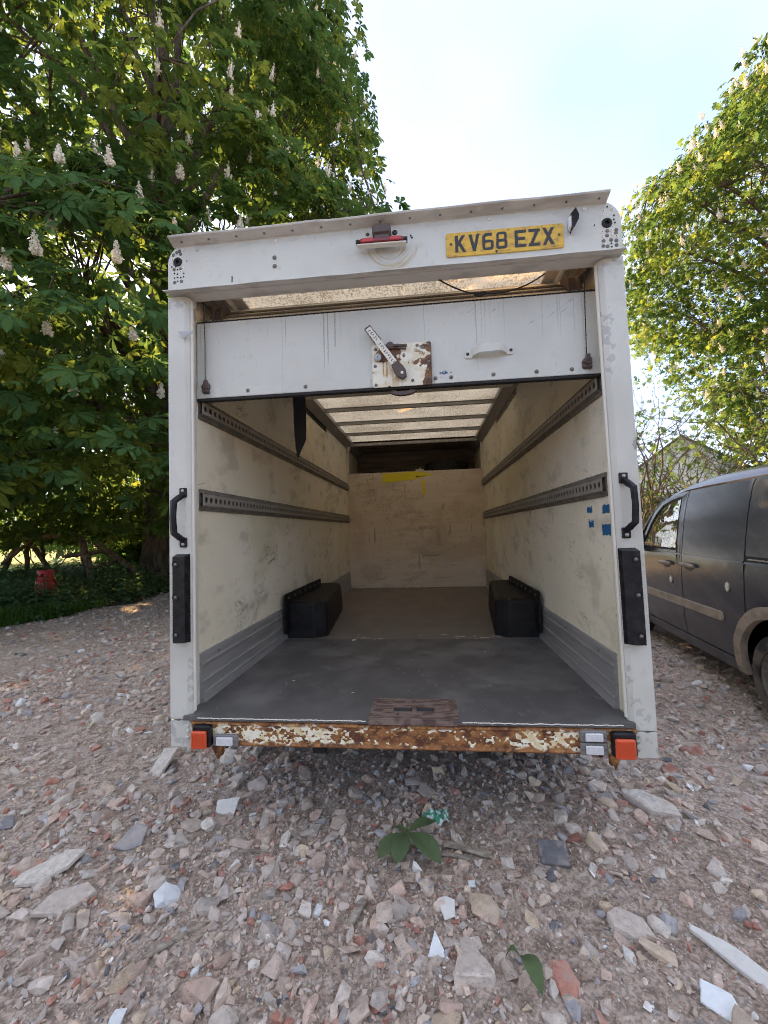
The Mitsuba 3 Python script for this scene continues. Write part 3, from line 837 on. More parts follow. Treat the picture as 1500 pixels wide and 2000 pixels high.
# shutter: bottom panel, then panels that follow the track to under the roof
DP = put(B + 'shutter', cbox(-.994, .992, .120, .142, 2.160, 2.556, .003), 'mat_door', label='white bottom panel of the roller shutter streaked with grime')
put(B + 'shutter__bottom_strip', cat(cbox(-.995, -.092, .1155, .1195, 2.160, 2.206, .001), cbox(.222, .993, .1155, .1195, 2.160, 2.206, .001)), 'mat_door')
put(B + 'shutter__seal', cbox(-.994, .992, .118, .150, 2.146, 2.1595, .002), 'mat_rubber')
put(B + 'shutter__top_seal', cbox(-.994, .992, .124, .140, 2.5565, 2.566, .002), 'mat_rubber')
for x in (-.72, -.42, .30, .50, .70, .225, .86):
    put(B + 'shutter__bolt', face_y(dome(.010, .006, 10), x, .1152 if x != .225 else .116, 2.186), 'mat_steel', smooth=40)
for i in range(5):
    if i == 0:
        q = [(.146, 2.570), (.300, 2.712), (.313, 2.699), (.160, 2.558)]
    else:
        y0 = .325 + .395 * (i - 1)
        q = [(y0, 2.712), (y0 + .385, 2.712), (y0 + .385, 2.730), (y0, 2.730)]
    put(B + 'shutter__upper_panel', ext_x(Polygon(q), -.96, .96), 'mat_lip' if i == 0 else 'mat_white')
    if i == 0:
        for zc in (.3, .62):
            yy, zz = .146 + .154 * zc, 2.570 + .142 * zc
            put(B + 'shutter__panel_rib', tube([(-.955, yy - .004, zz + .004), (.955, yy - .004, zz + .004)], .006, 6), 'mat_steel')
for sx in (-1, 1):
    drum = rev([(.0, -.03), (.075, -.03), (.08, -.025), (.07, -.015), (.07, .015), (.08, .025), (.075, .03), (.0, .03)], 24)
    drum.apply_transform(trimesh.transformations.rotation_matrix(math.pi / 2, [0, 1, 0]))
    drum.apply_translation([sx * .905, .235, 2.615])
    put(B + 'cable_drum', drum, 'mat_brown_steel', smooth=35)
    put(B + 'track_rail', cat(cbox(min(sx * .80, sx * .865), max(sx * .80, sx * .865), .075, 1.95, 2.735, 2.742, 0), cbox(min(sx * .858, sx * .865), max(sx * .858, sx * .865), .075, 1.95, 2.700, 2.735, 0)), 'mat_lip')
    put(B + 'track_bracket', ext_x(Polygon([(.074, 2.66), (.074, 2.735), (.33, 2.735), (.20, 2.68)]), min(sx * .955, sx * .962), max(sx * .955, sx * .962)), 'mat_brown_steel')
    xl = -.940 if sx < 0 else .928
    cbl = put(B + 'shutter_cable', tube([(xl + .004 * sx, .10, 2.640), (xl, .104, 2.45), (xl - .002, .108, 2.215)], .0022, 5), 'mat_rubber')
    g = []
    g.append(face_y(dome(.016, .016, 10), xl - .008, .117, 2.196))
    g.append(cbox(xl - .016, xl + .020, .098, .118, 2.200, 2.232, .004))
    g.append(rot(cbox(xl - .010, xl + .010, .094, .112, 2.215, 2.250, .004), 14, [0, 1, 0], [xl, .1, 2.23]))
    g.append(face_y(dome(.012, .022, 8), xl + .010, .112, 2.190))
    g.append(face_y(dome(.012, .020, 8), xl - .012, .112, 2.214))
    put(B + 'shutter__cable_anchor', cat(g), 'mat_brown_steel', smooth=30)

# latch plate, lever, lock and pull
lp = round_rect(.290, .212, .012, 4, .064, 2.262)
LT = put(B + 'latch', ext_y(lp, .109, .1150), 'mat_latch', label='rust-stained latch plate with a lever handle')
for x, z in ((-.062, 2.345), (.142, 2.352), (.168, 2.340), (.193, 2.352), (-.065, 2.168), (-.066, 2.262), (.195, 2.268), (.193, 2.190), (.115, 2.180), (.005, 2.36)):
    put(LT + '__bolt', face_y(dome(.0085, .005, 10), x, .1088, z), 'mat_steel', smooth=40)
put(LT + '__lock', face_y(rev([(.020, 0), (.020, .010), (.016, .013), (.0, .013)], 18), -.052, .1088, 2.302), 'mat_zinc', smooth=40)
put(LT + '__lock_slot', cbox(-.0535, -.0505, .0950, .0962, 2.294, 2.308, 0), 'mat_steel')
a, b = np.array([-.092, 2.438]), np.array([.062, 2.214])
ax = (b - a) / np.linalg.norm(b - a)
L = np.linalg.norm(b - a)
nn = np.array([-ax[1], ax[0]])


def lev(pts):
    return Polygon([tuple(a + ax * p + nn * q) for p, q in pts])


LV = put(LT + '__lever', ext_y(lev([(-.004, -.013), (-.004, .013), (L * .55, .0155), (L * .82, .016), (L * .82, -.016), (L * .55, -.0155)]), .078, .088), 'mat_ivory', label='cream lever with worn raised marks')
put(LT + '__lever_boss', ext_y(lev([(L * .79, -.017), (L * .79, .017), (L * .9, .024), (L * 1.02, .024), (L * 1.1, .012), (L * 1.1, -.012), (L * 1.02, -.024), (L * .9, -.024)]), .076, .1088), 'mat_brown_steel')
put(LT + '__lever_rim', cat([ext_y(lev([(-.008, s * .0135), (-.008, s * .0165), (L * .3, s * .018), (L * .3, s * .0152)]), .076, .0885) for s in (-1, 1)] + [ext_y(lev([(-.010, -.0165), (-.010, .0165), (-.005, .0165), (-.005, -.0165)]), .076, .0885)]), 'mat_brown_steel')
put(LT + '__lever_pivot', face_y(rev([(.007, 0), (.007, .003), (0, .004)], 12), b[0] + .004, .0765, b[1] - .004), 'mat_ivory', smooth=40)
marks = []
for k in range(15):
    u0 = L * (.04 + .052 * k)
    if k == 5:
        continue
    marks.append(ext_y(lev([(u0, -.007 + .002 * (k % 3)), (u0, .006), (u0 + .0035, .006), (u0 + .0035, -.007 + .002 * (k % 3))]), .0765, .0781))
    if k % 2:
        s = -.006 + .011 * (k % 4 > 1)
        marks.append(ext_y(lev([(u0 + .0035, s), (u0 + .0035, s + .0028), (u0 + .009, s + .0028), (u0 + .009, s)]), .0765, .0781))
put(LT + '__raised_marks', cat(marks), 'mat_brown_steel', kind='stuff')
put(LT + '__keeper', cat(rot(cbox(.002, .092, .098, .1088, 2.350, 2.362, .002), 3, [0, 1, 0], [.05, 0, 2.355]), face_y(rev([(.018, 0), (.018, .014), (.012, .018), (0, .018)], 14), .010, .1088, 2.356), rot(cbox(.0, .088, .096, .1085, 2.338, 2.343, .001), 5, [0, 1, 0], [.05, 0, 2.34])), 'mat_brown_steel', smooth=35)
tm = meshkit.text_mesh('OPEN', .014, .0012, bold=True)
v = np.array(tm.vertices)
tm = trimesh.Trimesh(np.stack([v[:, 0], .1088 - v[:, 2], v[:, 1]], 1), tm.faces, process=False)
tm = rot(tm, 28, [0, 1, 0], [0, 0, 0])
tm.apply_translation([.125, 0, 2.325])
put(LT + '__lettering', tm, 'mat_rust')
hook = [(.064 + .070 * math.cos(t), .150 + .02 * math.sin(t), 2.150 + .034 * math.sin(t)) for t in np.linspace(math.pi * 1.02, math.pi * 1.98, 14)]
put(LT + '__pull_loop', cat([loft([[(x, y - .012, z * 1.0 + .0), (x, y + .012, z), (x + (x - .064) * -.22, y + .012, z + .016), (x + (x - .064) * -.22, y - .012, z + .016)] for x, y, z in hook])]), 'mat_brown_steel', label='brown pull loop under the latch')

# white grab handle and paint scuffs on the shutter
gx0, gx1, gz = .388, .580, 2.294
GH = cat(ext_y(round_rect(.040, .040, .010, 4, gx0, gz - .002), .1130, .1195), ext_y(round_rect(.040, .040, .010, 4, gx1, gz + .004), .1130, .1195),
         loft([[(x, y - .004, z - hw), (x, y - .004, z + hw), (x, y + .008, z + hw * .8), (x, y + .008, z - hw * .8)] for x, y, z, hw in ((gx0 + .014, .113, gz, .016), (gx0 + .030, .092, gz + .004, .017), (gx0 + .046, .078, gz + .007, .019), (gx0 + .060, .076, gz + .008, .020), (gx1 - .060, .076, gz + .011, .020), (gx1 - .046, .078, gz + .010, .019), (gx1 - .030, .092, gz + .007, .017), (gx1 - .014, .113, gz + .004, .016))]))
G_ = put(B + 'shutter__grab_handle', GH, 'mat_white', smooth=50, label='white metal grab handle on the shutter')
for x, z in ((gx0 - .006, gz - .002), (gx1 + .006, gz + .004)):
    put(B + 'shutter__bolt', face_y(dome(.008, .004, 10), x, .1128, z), 'mat_ink', smooth=40)
blue = []
for i in range(16):
    x, z = random.uniform(.245, .300), random.choice([2.184, 2.204, 2.210, 2.214]) + random.uniform(-.004, .004)
    w_, h_ = random.uniform(.003, .012), random.uniform(.002, .006)
    blue.append(ext_y(Polygon([(x, z), (x + w_, z + h_ * .4), (x + w_ * .8, z + h_), (x + .001, z + h_ * .8)]), .1146, .1157 if z < 2.2 else .1203))
put(B + 'shutter__sticker_remnant', cat(blue), 'mat_blue_tape', kind='stuff', label='blue remnants of a peeled sticker')

# rear beam and lamps
bm = Polygon([(-.012, .494), (-.004, .486), (.05, .486), (.05, .594), (.0, .596), (-.010, .592), (-.012, .584), (-.007, .576), (-.008, .506)])
put(B + 'rear_beam', ext_x(bm, -.962, 1.004), 'mat_beam', label='rusty cream-painted rear beam')
for x, s in ((-.86, 1), (.93, -1)):
    put(B + 'rear_beam__tab', ext_x(Polygon([(.02, .483), (.10, .483), (.09, .40), (.07, .40)]), x - .006, x + .006), 'mat_rust')
    put(B + 'rear_beam__tab', ext_y(Polygon([(x - .035, .483), (x + .035, .483), (x + s * .012, .405), (x + s * .002, .405)]), .03, .035), 'mat_rust')


def square_lamp(x0, x1, z0, z1, side):
    k = put(B + 'rear_lamp', cbox(x0 - .004, x1 + .012, -.045, -.0125, z0 - .002, z1 + .018, .006), 'mat_black', label='square orange rear lamp in a black housing')
    put(k + '__lens', cbox(x0, x1, -.0625, -.0452, z0, z1, .005), 'mat_orange_lens')
    put(k + '__prism', cat([cbox(xx - .0012, xx + .0012, -.0640, -.0626, z0 + .014, z1 - .014, 0) for xx in np.linspace(x0 + .016, x1 - .016, 7)] + [cbox(x0 + .014, x1 - .014, -.0648, -.0642, zz - .0012, zz + .0012, 0) for zz in np.linspace(z0 + .020, z1 - .020, 4)]), 'mat_orange_lens')
    put(k + '__rim', cat([cbox(x0 + .008, x1 - .008, -.0645, -.0626, z0 + .008, z0 + .011, 0), cbox(x0 + .008, x1 - .008, -.0645, -.0626, z1 - .011, z1 - .008, 0),
                          cbox(x0 + .008, x0 + .011, -.0645, -.0626, z0 + .0111, z1 - .0111, 0), cbox(x1 - .011, x1 - .008, -.0645, -.0626, z0 + .0111, z1 - .0111, 0)]), 'mat_orange_lens')


def clear_lamp(x0, x1, z0, z1):
    k = put(B + 'reversing_lamp', cbox(x0, x1, -.030, -.0125, z0, z1, .004), 'mat_grey_plastic', label='small clear rear lamp in a grey holder')
    a, b = x0 + .018, x1 - .020
    put(k + '__lens', cbox(a, b, -.040, -.0302, z0 + .007, z1 - .007, .003), 'mat_clear_lens')
    ribs = [cbox(xx - .0012, xx + .0012, -.0415, -.0402, z0 + .010, z1 - .010, 0) for xx in np.linspace(a + .01, b - .01, 5)]
    put(k + '__lens_rib', cat(ribs, cbox((a + b) / 2 - .004, (a + b) / 2 + .004, -.0425, -.0402, (z0 + z1) / 2 - .008, (z0 + z1) / 2 + .008, .001)), 'mat_clear_lens')
    for xx in (x0 + .009, x1 - .010):
        put(k + '__screw', face_y(dome(.005, .003, 8), xx, -.0302, (z0 + z1) / 2), 'mat_steel', smooth=40)


square_lamp(-.936, -.864, .495, .572, -1)
clear_lamp(-.846, -.730, .494, .545)
square_lamp(.898, .976, .495, .575, 1)
clear_lamp(.770, .878, .547, .594)
clear_lamp(.770, .878, .494, .543)
for z in (.515, .545, .570):
    put(B + 'corner_post__bolt', face_y(dome(.009, .006, 10), -.985, .002, z), 'mat_lip', smooth=40)
    put(B + 'corner_post_001__bolt', face_y(dome(.011, .008, 10), 1.008, .002, z - .006), 'mat_zinc', smooth=40)

# striker plate on the floor edge
sp = sbox(-.127, -.012, .270, .205)
for x0, x1 in ((-.022, .064), (.084, .166)):
    sp = sp.difference(sbox(x0, .062, x1, .104))
SP = put(B + 'striker_plate', cat(ext(sp, .6212, .6262), cbox(-.127, .270, -.0195, -.0145, .598, .6205, .001), cbox(-.127, .270, -.0195, -.0118, .6212, .6262, .001)), 'mat_striker', label='worn brown steel striker plate with two slots')
for x, y in ((-.10, .17), (.07, .175), (.245, .17), (-.10, .07), (.245, .08), (.0, .025), (.12, .03)):
    d = dome(.010, .0025, 10)
    d.apply_translation([x, y, .6262])
    put(SP + '__screw', d, 'mat_brown_steel', smooth=40)
# debris on the load floor
for x, y, s, lab in ((-.42, 1.30, .026, 'largest pale chip on the load floor beside the left wheel box'), (-.62, .45, .011, 'pale chip on the left front of the load floor'), (.52, 1.02, .012, 'pale chip on the load floor before the right wheel box'),
                     (-.25, .28, .009, 'white speck of rubble on the load floor just left of the striker plate')):
    q = np.array([(random.uniform(-1, 1) * s, random.uniform(-.6, .6) * s, random.uniform(0, .35) * s) for _ in range(8)]) + [x, y, .6212]
    put('chip', trimesh.convex.convex_hull(q), 'mat_ivory', label=lab, category='debris')

# things in and on the van: strap, tyre, laths
sw = []
N = 30
for i in range(N):
    t_ = i / (N - 1)
    z = 2.735 - .745 * t_
    lx_ = np.interp(z, [1.99, 2.156, 2.45, 2.74], [-.737, -.754, -.766, -.770])
    rx_ = np.interp(z, [1.99, 2.115, 2.20, 2.74], [-.733, -.676, -.674, -.682])
    y_ = .98 + .010 * math.sin(t_ * 5)
    tw_ = .012 * math.sin(t_ * 2.2)
    md_ = .5 * (lx_ + rx_)
    sw.append([(lx_, y_ - tw_, z), (md_, y_ - .004 - .006 * math.sin(t_ * 3), z), (rx_, y_ + tw_, z + .004), (rx_, y_ + tw_ + .003, z + .004), (md_, y_ - .001 - .006 * math.sin(t_ * 3), z), (lx_, y_ - tw_ + .003, z)])
put('hanging_strap', loft(sw[::-1]), 'mat_strap', smooth=40, label='black webbing strap hanging from the shutter track beside the left wall', category='strap')

tyre = rev([(.19, -.085), (.30, -.092), (.325, -.075), (.337, -.05), (.337, .05), (.325, .075), (.30, .092), (.19, .085), (.17, .05), (.17, -.05), (.19, -.085)], 48)
tyre.apply_translation([.50, 4.75, 2.412])
SPR = put('spare_tyre', tyre, 'mat_rubber', smooth=35, label='spare tyre lying flat in the dark space above the bulkhead', category='tyre')
tread = []
for i in range(48):
    for zz in (-.055, -.02, .02, .055):
        aa = (i + (.5 if abs(zz) < .03 else 0)) * 2 * math.pi / 48
        tb = cbox(.332, .342, -.015, .015, zz - .013, zz + .013, 0)
        tb.apply_transform(trimesh.transformations.rotation_matrix(aa, [0, 0, 1]))
        tb.apply_translation([.50, 4.75, 2.412])
        tread.append(tb)
put(SPR + '__tread_block', cat(tread), 'mat_rubber', kind='stuff')
put('pale_lath', rot(cbox(-.42, .14, 4.50, 4.54, 2.335, 2.352, .001), -4.5, [0, 1, 0], [-.1, 4.5, 2.34]), 'mat_ivory', label='long pale lath lying above the bulkhead beside the tyre', category='lath')
put('pale_bracket', cat(cbox(.02, .14, 4.42, 4.44, 2.33, 2.375, .002), cbox(.08, .10, 4.42, 4.44, 2.375, 2.40, .001)), 'mat_ivory', label='white bracket standing against the tyre above the bulkhead', category='bracket')
put('crumpled_bag', trimesh.convex.convex_hull(np.array([(-.95 + random.random() * .16, 4.40 + random.random() * .12, 2.32 + random.random() * .055) for _ in range(26)])), 'mat_grey_plastic', label='crumpled grey bag in the left end of the space above the bulkhead', category='bag')
put('crumpled_bag', trimesh.convex.convex_hull(np.array([(-.72 + random.random() * .20, 4.45 + random.random() * .15, 2.32 + random.random() * .05) for _ in range(26)])), 'mat_ink', label='black bag lying above the bulkhead next to a grey one', category='bag')
put('paper_strip', loft([[(-.985 + .012 * math.sin(i * .9), 4.195 - .004 * i, 2.72 - .028 * i), (-.955 + .02 * math.sin(i * .7 + 1) - .003 * i, 4.192 - .004 * i, 2.72 - .028 * i), (-.955 + .02 * math.sin(i * .7 + 1) - .003 * i, 4.194 - .004 * i, 2.722 - .028 * i), (-.985 + .012 * math.sin(i * .9), 4.197 - .004 * i, 2.722 - .028 * i)] for i in range(9)]), 'mat_ivory', smooth=40,
    label='torn white strip dangling in the upper left corner of the bulkhead', category='strip')
# ------------------------------------------------------------------ the grey van parked alongside
GD = np.array([0.12481, 0.99218, 0.0])
GN = np.array([GD[1], -GD[0], 0.0])
G0 = np.array([2.586, 1.526, 0.0]) - GN * .02
WID = 1.78


def inset(z, s=0.0):                          # how far the side leans in at height z
    z = np.asarray(z, float)
    w = np.interp(z, [.2, .30, .5, .9, 1.12, 1.135, 1.18, 1.5, 1.72, 1.80, 1.86], [.07, .035, .006, .0, .004, .012, .014, .055, .10, .135, .19])
    return w + .10 * np.clip((s - 2.1) / 1.4, 0, 1) ** 2


def to_world(sz, w, left=True):
    s, z = sz[:, 0], sz[:, 1]
    ww = w if left else WID - w
    return G0 + s[:, None] * GD + ww[:, None] * GN + z[:, None] * np.array([0, 0, 1.0])


def side_mesh(poly, off=0.0, thick=.02, left=True, edge=.15):
    """A body panel: an outline in (along, height) laid on the curved side of the van."""
    if hasattr(poly, 'geoms'):
        return cat([side_mesh(g, off, thick, left, edge) for g in poly.geoms if g.area > 1e-5])
    v, f = trimesh.creation.triangulate_polygon(poly, engine='earcut')
    v3 = np.c_[v, np.zeros(len(v))]
    v3, f = trimesh.remesh.subdivide_to_size(v3, f, edge, max_iter=12)
    m_ = trimesh.Trimesh(v3, f, process=True)
    v, f = np.array(m_.vertices), np.array(m_.faces)
    w0 = inset(v[:, 1], v[:, 0]) - off
    outer, inner = to_world(v[:, :2], w0, left), to_world(v[:, :2], w0 + thick, left)
    e = m_.edges_sorted
    uq, cnt = np.unique(e, axis=0, return_counts=True)
    rim = {tuple(x) for x in uq[cnt == 1]}
    b = np.array([x for x in m_.edges if tuple(sorted(x)) in rim])
    n = len(v)
    ff = np.vstack([f, f[:, ::-1] + n, np.stack([b[:, 1], b[:, 0], b[:, 0] + n], 1), np.stack([b[:, 1], b[:, 0] + n, b[:, 1] + n], 1)])
    if left:
        ff = ff[:, ::-1]
    return trimesh.Trimesh(np.vstack([outer, inner]), ff, process=False)


def gw(s, w, z):
    return G0 + GD * s + GN * w + np.array([0, 0, z])


GV = thing('panel_van', 'dusty dark blue-grey panel van parked to the right of the box van', 'van')
K = GV + '__'
arch = Point(-.24, .335).buffer(.430, quad_segs=14)
arch2 = Point(2.66, .335).buffer(.430, quad_segs=14)
gap = .0035
slide = Polygon([(.10, .345), (1.105, .345), (1.105, 1.775), (.082, 1.785), (.085, 1.0), (.10, .7)]).buffer(.01).buffer(-.01 - gap).difference(Point(-.24, .335).buffer(.515, quad_segs=14))
door = Polygon([(1.112, .345), (2.19, .345), (2.26, .9), (2.26, 1.14), (2.02, 1.44), (1.86, 1.60), (1.70, 1.70), (1.45, 1.755), (1.112, 1.775)]).buffer(.012).buffer(-.012 - gap)
window = Polygon([(1.235, 1.180), (2.16, 1.180), (1.94, 1.43), (1.80, 1.56), (1.66, 1.645), (1.45, 1.69), (1.235, 1.715)]).buffer(-.02).buffer(.02)
quarter = Polygon([(-1.05, .36), (.094, .36), (.092, .7), (.078, 1.0), (.075, 1.785), (-.5, 1.80), (-1.0, 1.78), (-1.05, 1.1)]).difference(arch).buffer(-gap)
wing = Polygon([(2.197, .345), (2.40, .345), (3.10, .34), (3.42, .36), (3.46, .66), (3.38, .93), (2.62, 1.08), (2.265, 1.14), (2.268, .9)]).difference(arch2).buffer(-gap)
sill = Polygon([(.05, .235), (2.32, .235), (2.32, .339), (.05, .339)]).difference(Point(-.24, .335).buffer(.44))
for left in (True, False):
    put(K + 'sliding_door', side_mesh(slide, left=left), 'mat_van', smooth=40)
    fd = put(K + 'front_door', side_mesh(door.difference(window), left=left), 'mat_van', smooth=40)
    put(fd + '__window', trimesh.Trimesh(*(lambda q: (q.vertices[:len(q.vertices) // 2], q.faces[np.all(q.faces < len(q.vertices) // 2, axis=1)]))(side_mesh(window.buffer(.012), off=-.010, left=left)), process=False), 'mat_glass', smooth=True)
    put(fd + '__window_seal', side_mesh(window.buffer(.014).difference(window.buffer(-.008)), off=.002, thick=.004, left=left), 'mat_rubber')
    put(K + 'quarter_panel', side_mesh(quarter, left=left), 'mat_van', smooth=40)
    put(K + 'front_wing', side_mesh(wing, left=left), 'mat_van', smooth=40)
    put(K + 'sill', side_mesh(sill, off=.004, left=left), 'mat_van', smooth=40)
    for nm, c in (('wheel_arch', -.24), ('wheel_arch', 2.66)):
        ringp = Point(c, .335).buffer(.505, quad_segs=20).difference(Point(c, .335).buffer(.418, quad_segs=20)).intersection(sbox(c - .6, .25, c + .6, 1.0))
        put(K + nm, side_mesh(ringp, off=.026, thick=.05, left=left, edge=.10), 'mat_arch', smooth=40, label='dusty tan-grey plastic wheel arch')
    put(K + 'rub_strip', side_mesh(Polygon([(.415, .615), (2.30, .610), (2.30, .690), (.415, .693), (.40, .67), (.40, .635)]).difference(sbox(1.1, .5, 1.115, .8)), off=.016, thick=.02, left=left), 'mat_arch', smooth=40)
    put(K + 'crease', side_mesh(Polygon([(.09, 1.128), (2.24, 1.128), (2.24, 1.142), (.09, 1.142)]).difference(sbox(1.1, 1, 1.116, 1.3)), off=.008, thick=.012, left=left), 'mat_van')
    put(K + 'crease', side_mesh(Polygon([(-1.02, 1.318), (.068, 1.318), (.068, 1.326), (-1.02, 1.326)]), off=.004, thick=.01, left=left), 'mat_van')
    put(K + 'door_rail', side_mesh(Polygon([(-1.0, 1.140), (.066, 1.140), (.066, 1.182), (-1.0, 1.182)]), off=.003, thick=.006, left=left), 'mat_rubber')
    put(K + 'door_rail', side_mesh(Polygon([(-1.0, 1.153), (.03, 1.153), (.03, 1.163), (-1.0, 1.163)]), off=.007, thick=.006, left=left), 'mat_zinc')
    put(K + 'door_rail', side_mesh(Polygon([(-1.0, 1.120), (.066, 1.120), (.066, 1.134), (-1.0, 1.134)]), off=.009, thick=.012, left=left), 'mat_van')
    for s0, z0 in ((1.45, 1.010), (.95, 1.022)):
        cup = side_mesh(affinity.scale(Point(s0 - .005, z0).buffer(1, quad_segs=10), .10, .040), off=.0015, thick=.006, left=left, edge=.05)
        hk = put(K + 'door_handle', cup, 'mat_black', smooth=40)
        pts = []
        for t in np.linspace(-1, 1, 9):
            base = float(inset(z0))
            w_ = base - .030 - .022 * (1 - t ** 4) + .016
            pts.append(gw(s0 + .125 * t, w_ if left else WID - w_, z0 + .012 + .006 * (1 - t * t)))
        gm = tube(pts, [.016, .021, .022, .022, .022, .022, .022, .021, .016], 8)
        put(hk + '__grip', gm, 'mat_arch', smooth=50)
    for s0, z0 in ((1.345, .855), (.30, .915)):
        ov = put(K + 'side_lock', side_mesh(affinity.scale(Point(s0, z0).buffer(1, quad_segs=8), .032, .042), off=.008, thick=.01, left=left, edge=.05), 'mat_zinc', smooth=40)
        put(ov + '__cover', side_mesh(affinity.scale(Point(s0, z0).buffer(1, quad_segs=8), .024, .034), off=.0105, thick=.003, left=left, edge=.05), 'mat_ivory')
# roof, screen, bonnet and tail as one loft over the van
prof = [(-1.06, .45), (-1.10, .9), (-1.09, 1.4), (-1.04, 1.78), (-.92, 1.885), (-.4, 1.915), (.3, 1.925), (.8, 1.915), (1.2, 1.885), (1.5, 1.835), (1.72, 1.765)]
rows, rows2 = [], []
for s, z in prof:
    zs = min(z - .10, 1.795) if z > 1.5 else z
    base = float(inset(min(zs, 1.79), s))
    r = []
    for a, drop in ((0, 1.0), (.02, .78), (.05, .52), (.10, .30), (.20, .12), (.42, .02), (.89, 0)):
        r.append(gw(s, base + a * (1 if z > 1.5 else 1), z - (z - zs) * drop))
    for a, drop in ((.42, .02), (.20, .12), (.10, .30), (.05, .52), (.02, .78), (0, 1.0)):
        r.append(gw(s, WID - base - a, z - (z - zs) * drop))
    rows.append(r)
put(K + 'roof', loft(rows, close=False), 'mat_van', smooth=True)
scr = []
for s, z in ((1.725, 1.76), (2.0, 1.55), (2.3, 1.30), (2.56, 1.085)):
    b0 = float(inset(min(z, 1.72), s)) + .02
    scr.append([gw(s + .10 * (1 - (2 * q - 1) ** 2), b0 + (WID - 2 * b0) * q, z) for q in np.linspace(0, 1, 9)])
put(K + 'windscreen', loft(scr, close=False), 'mat_glass', smooth=True)
for left in (True, False):
    pil = [gw(s, (float(inset(z, s)) + .02) if left else WID - float(inset(z, s)) - .02, z - .03) for s, z in ((1.70, 1.76), (1.98, 1.56), (2.28, 1.31), (2.52, 1.11))]
    put(K + 'screen_pillar', tube(pil, [.028, .032, .034, .034], 8), 'mat_van', smooth=50)
bon = []
for s, z in ((2.56, 1.085), (2.9, 1.02), (3.25, .94), (3.42, .80), (3.50, .60), (3.50, .36)):
    b0 = float(inset(min(z, 1.0), s)) + .006
    bon.append([gw(s + .06 * (1 - (2 * q - 1) ** 2), b0 + (WID - 2 * b0) * q, z + .03 * (1 - (2 * q - 1) ** 4) * (z > .7)) for q in np.linspace(0, 1, 9)])
put(K + 'bonnet', loft(bon, close=False), 'mat_van', smooth=True)


def gbox(s0, s1, w0, w1, z0, z1, c=.02):
    q = cbox(s0, s1, w0, w1, z0, z1, c)
    v = np.array(q.vertices)
    return trimesh.Trimesh(np.array([gw(*x) for x in v]), q.faces[:, ::-1], process=False)


put(K + 'interior', cat(gbox(1.02, 1.06, .15, WID - .15, .36, 1.74, 0), gbox(-1.0, 2.3, .08, WID - .08, .33, .36, 0), gbox(-.70, .22, .24, WID - .24, .30, .80, 0)), 'mat_rubber')
put(K + 'dashboard', cat(gbox(2.05, 2.55, .10, WID - .10, .85, 1.10, .04)), 'mat_rubber')
for w_ in (.22, 1.06):
    st_ = put(K + 'seat', cat(gbox(1.25, 1.75, w_, w_ + .48, .62, .78, .05), rot(gbox(1.12, 1.27, w_, w_ + .48, .72, 1.32, .06), 0, [0, 0, 1], [0, 0, 0])), 'mat_seat', smooth=30)
    put(st_ + '__headrest', gbox(1.10, 1.20, w_ + .11, w_ + .37, 1.33, 1.52, .04), 'mat_seat', smooth=30)
put(K + 'steering_wheel', tube([gw(1.95 + .10 * math.cos(t), 1.30 + .19 * math.sin(t), 1.10 + .17 * math.cos(t)) for t in np.linspace(0, 2 * math.pi, 25)], .016, 6), 'mat_black', smooth=50)
for left in (True, False):
    w_ = -.06 if left else WID + .06
    mr = gbox(2.10, 2.20, w_ - .10, w_ + .10, 1.12, 1.32, .03)
    put(K + 'door_mirror', mr, 'mat_black', smooth=30)
for s in (-.24, 2.66):
    for left in (True, False):
        c = gw(s, .105 if left else WID - .105, 0)
        r, wd = .322, .205
        pf = [(r * .66, -wd / 2), (r * .9, -wd / 2), (r * .985, -wd / 2 * .86), (r, -wd / 2 * .6), (r, wd / 2 * .6), (r * .985, wd / 2 * .86), (r * .9, wd / 2), (r * .66, wd / 2), (r * .66, -wd / 2)]
        R_ = np.eye(4)
        R_[:3, 2] = GN * (-1 if left else 1)
        R_[:3, 0] = GD
        R_[:3, 1] = np.cross(R_[:3, 2], R_[:3, 0])
        R_[:3, 3] = c + np.array([0, 0, r])
        a = rev(pf, 48)
        a.apply_transform(R_)
        wk = put(K + 'wheel', a, 'mat_tyre', smooth=35)
        d = rev([(0, .05), (r * .18, .05), (r * .22, .03), (r * .3, .035), (r * .55, .055), (r * .64, .085), (r * .68, .095), (r * .68, -.08), (0, -.08)], 40)
        d.apply_transform(R_)
        put(wk + '__rim', d, 'mat_steel', smooth=35)

# ------------------------------------------------------------------ ground
PATCHES = [(0, 0)]


def gz(x, y):
    x, y = np.asarray(x, float), np.asarray(y, float)
    p = np.stack([x, y, x * 0], -1)
    fine = np.exp(-((x * .25) ** 2 + ((y - .5) * .25) ** 2))
    return (meshkit.fbm(p * .55 + 3.3, 3, 1) - .5) * .10 * np.clip(1.2 - np.hypot(x, y - 3) / 90, 0, 1) + (meshkit.fbm(p * 3.5, 3, 5) - .5) * .045 + (meshkit.fbm(p * 14, 3, 9) - .5) * .016 * fine


def spaced(a, b, fine0, fine1, step, grow=1.09):
    v = list(np.arange(fine0, fine1 + 1e-9, step))
    d, x = step, fine1
    while x < b:
        d *= grow
        x += d
        v.append(min(x, b))
    d, x = step, fine0
    while x > a:
        d *= grow
        x -= d
        v.insert(0, max(x, a))
    return np.array(v)


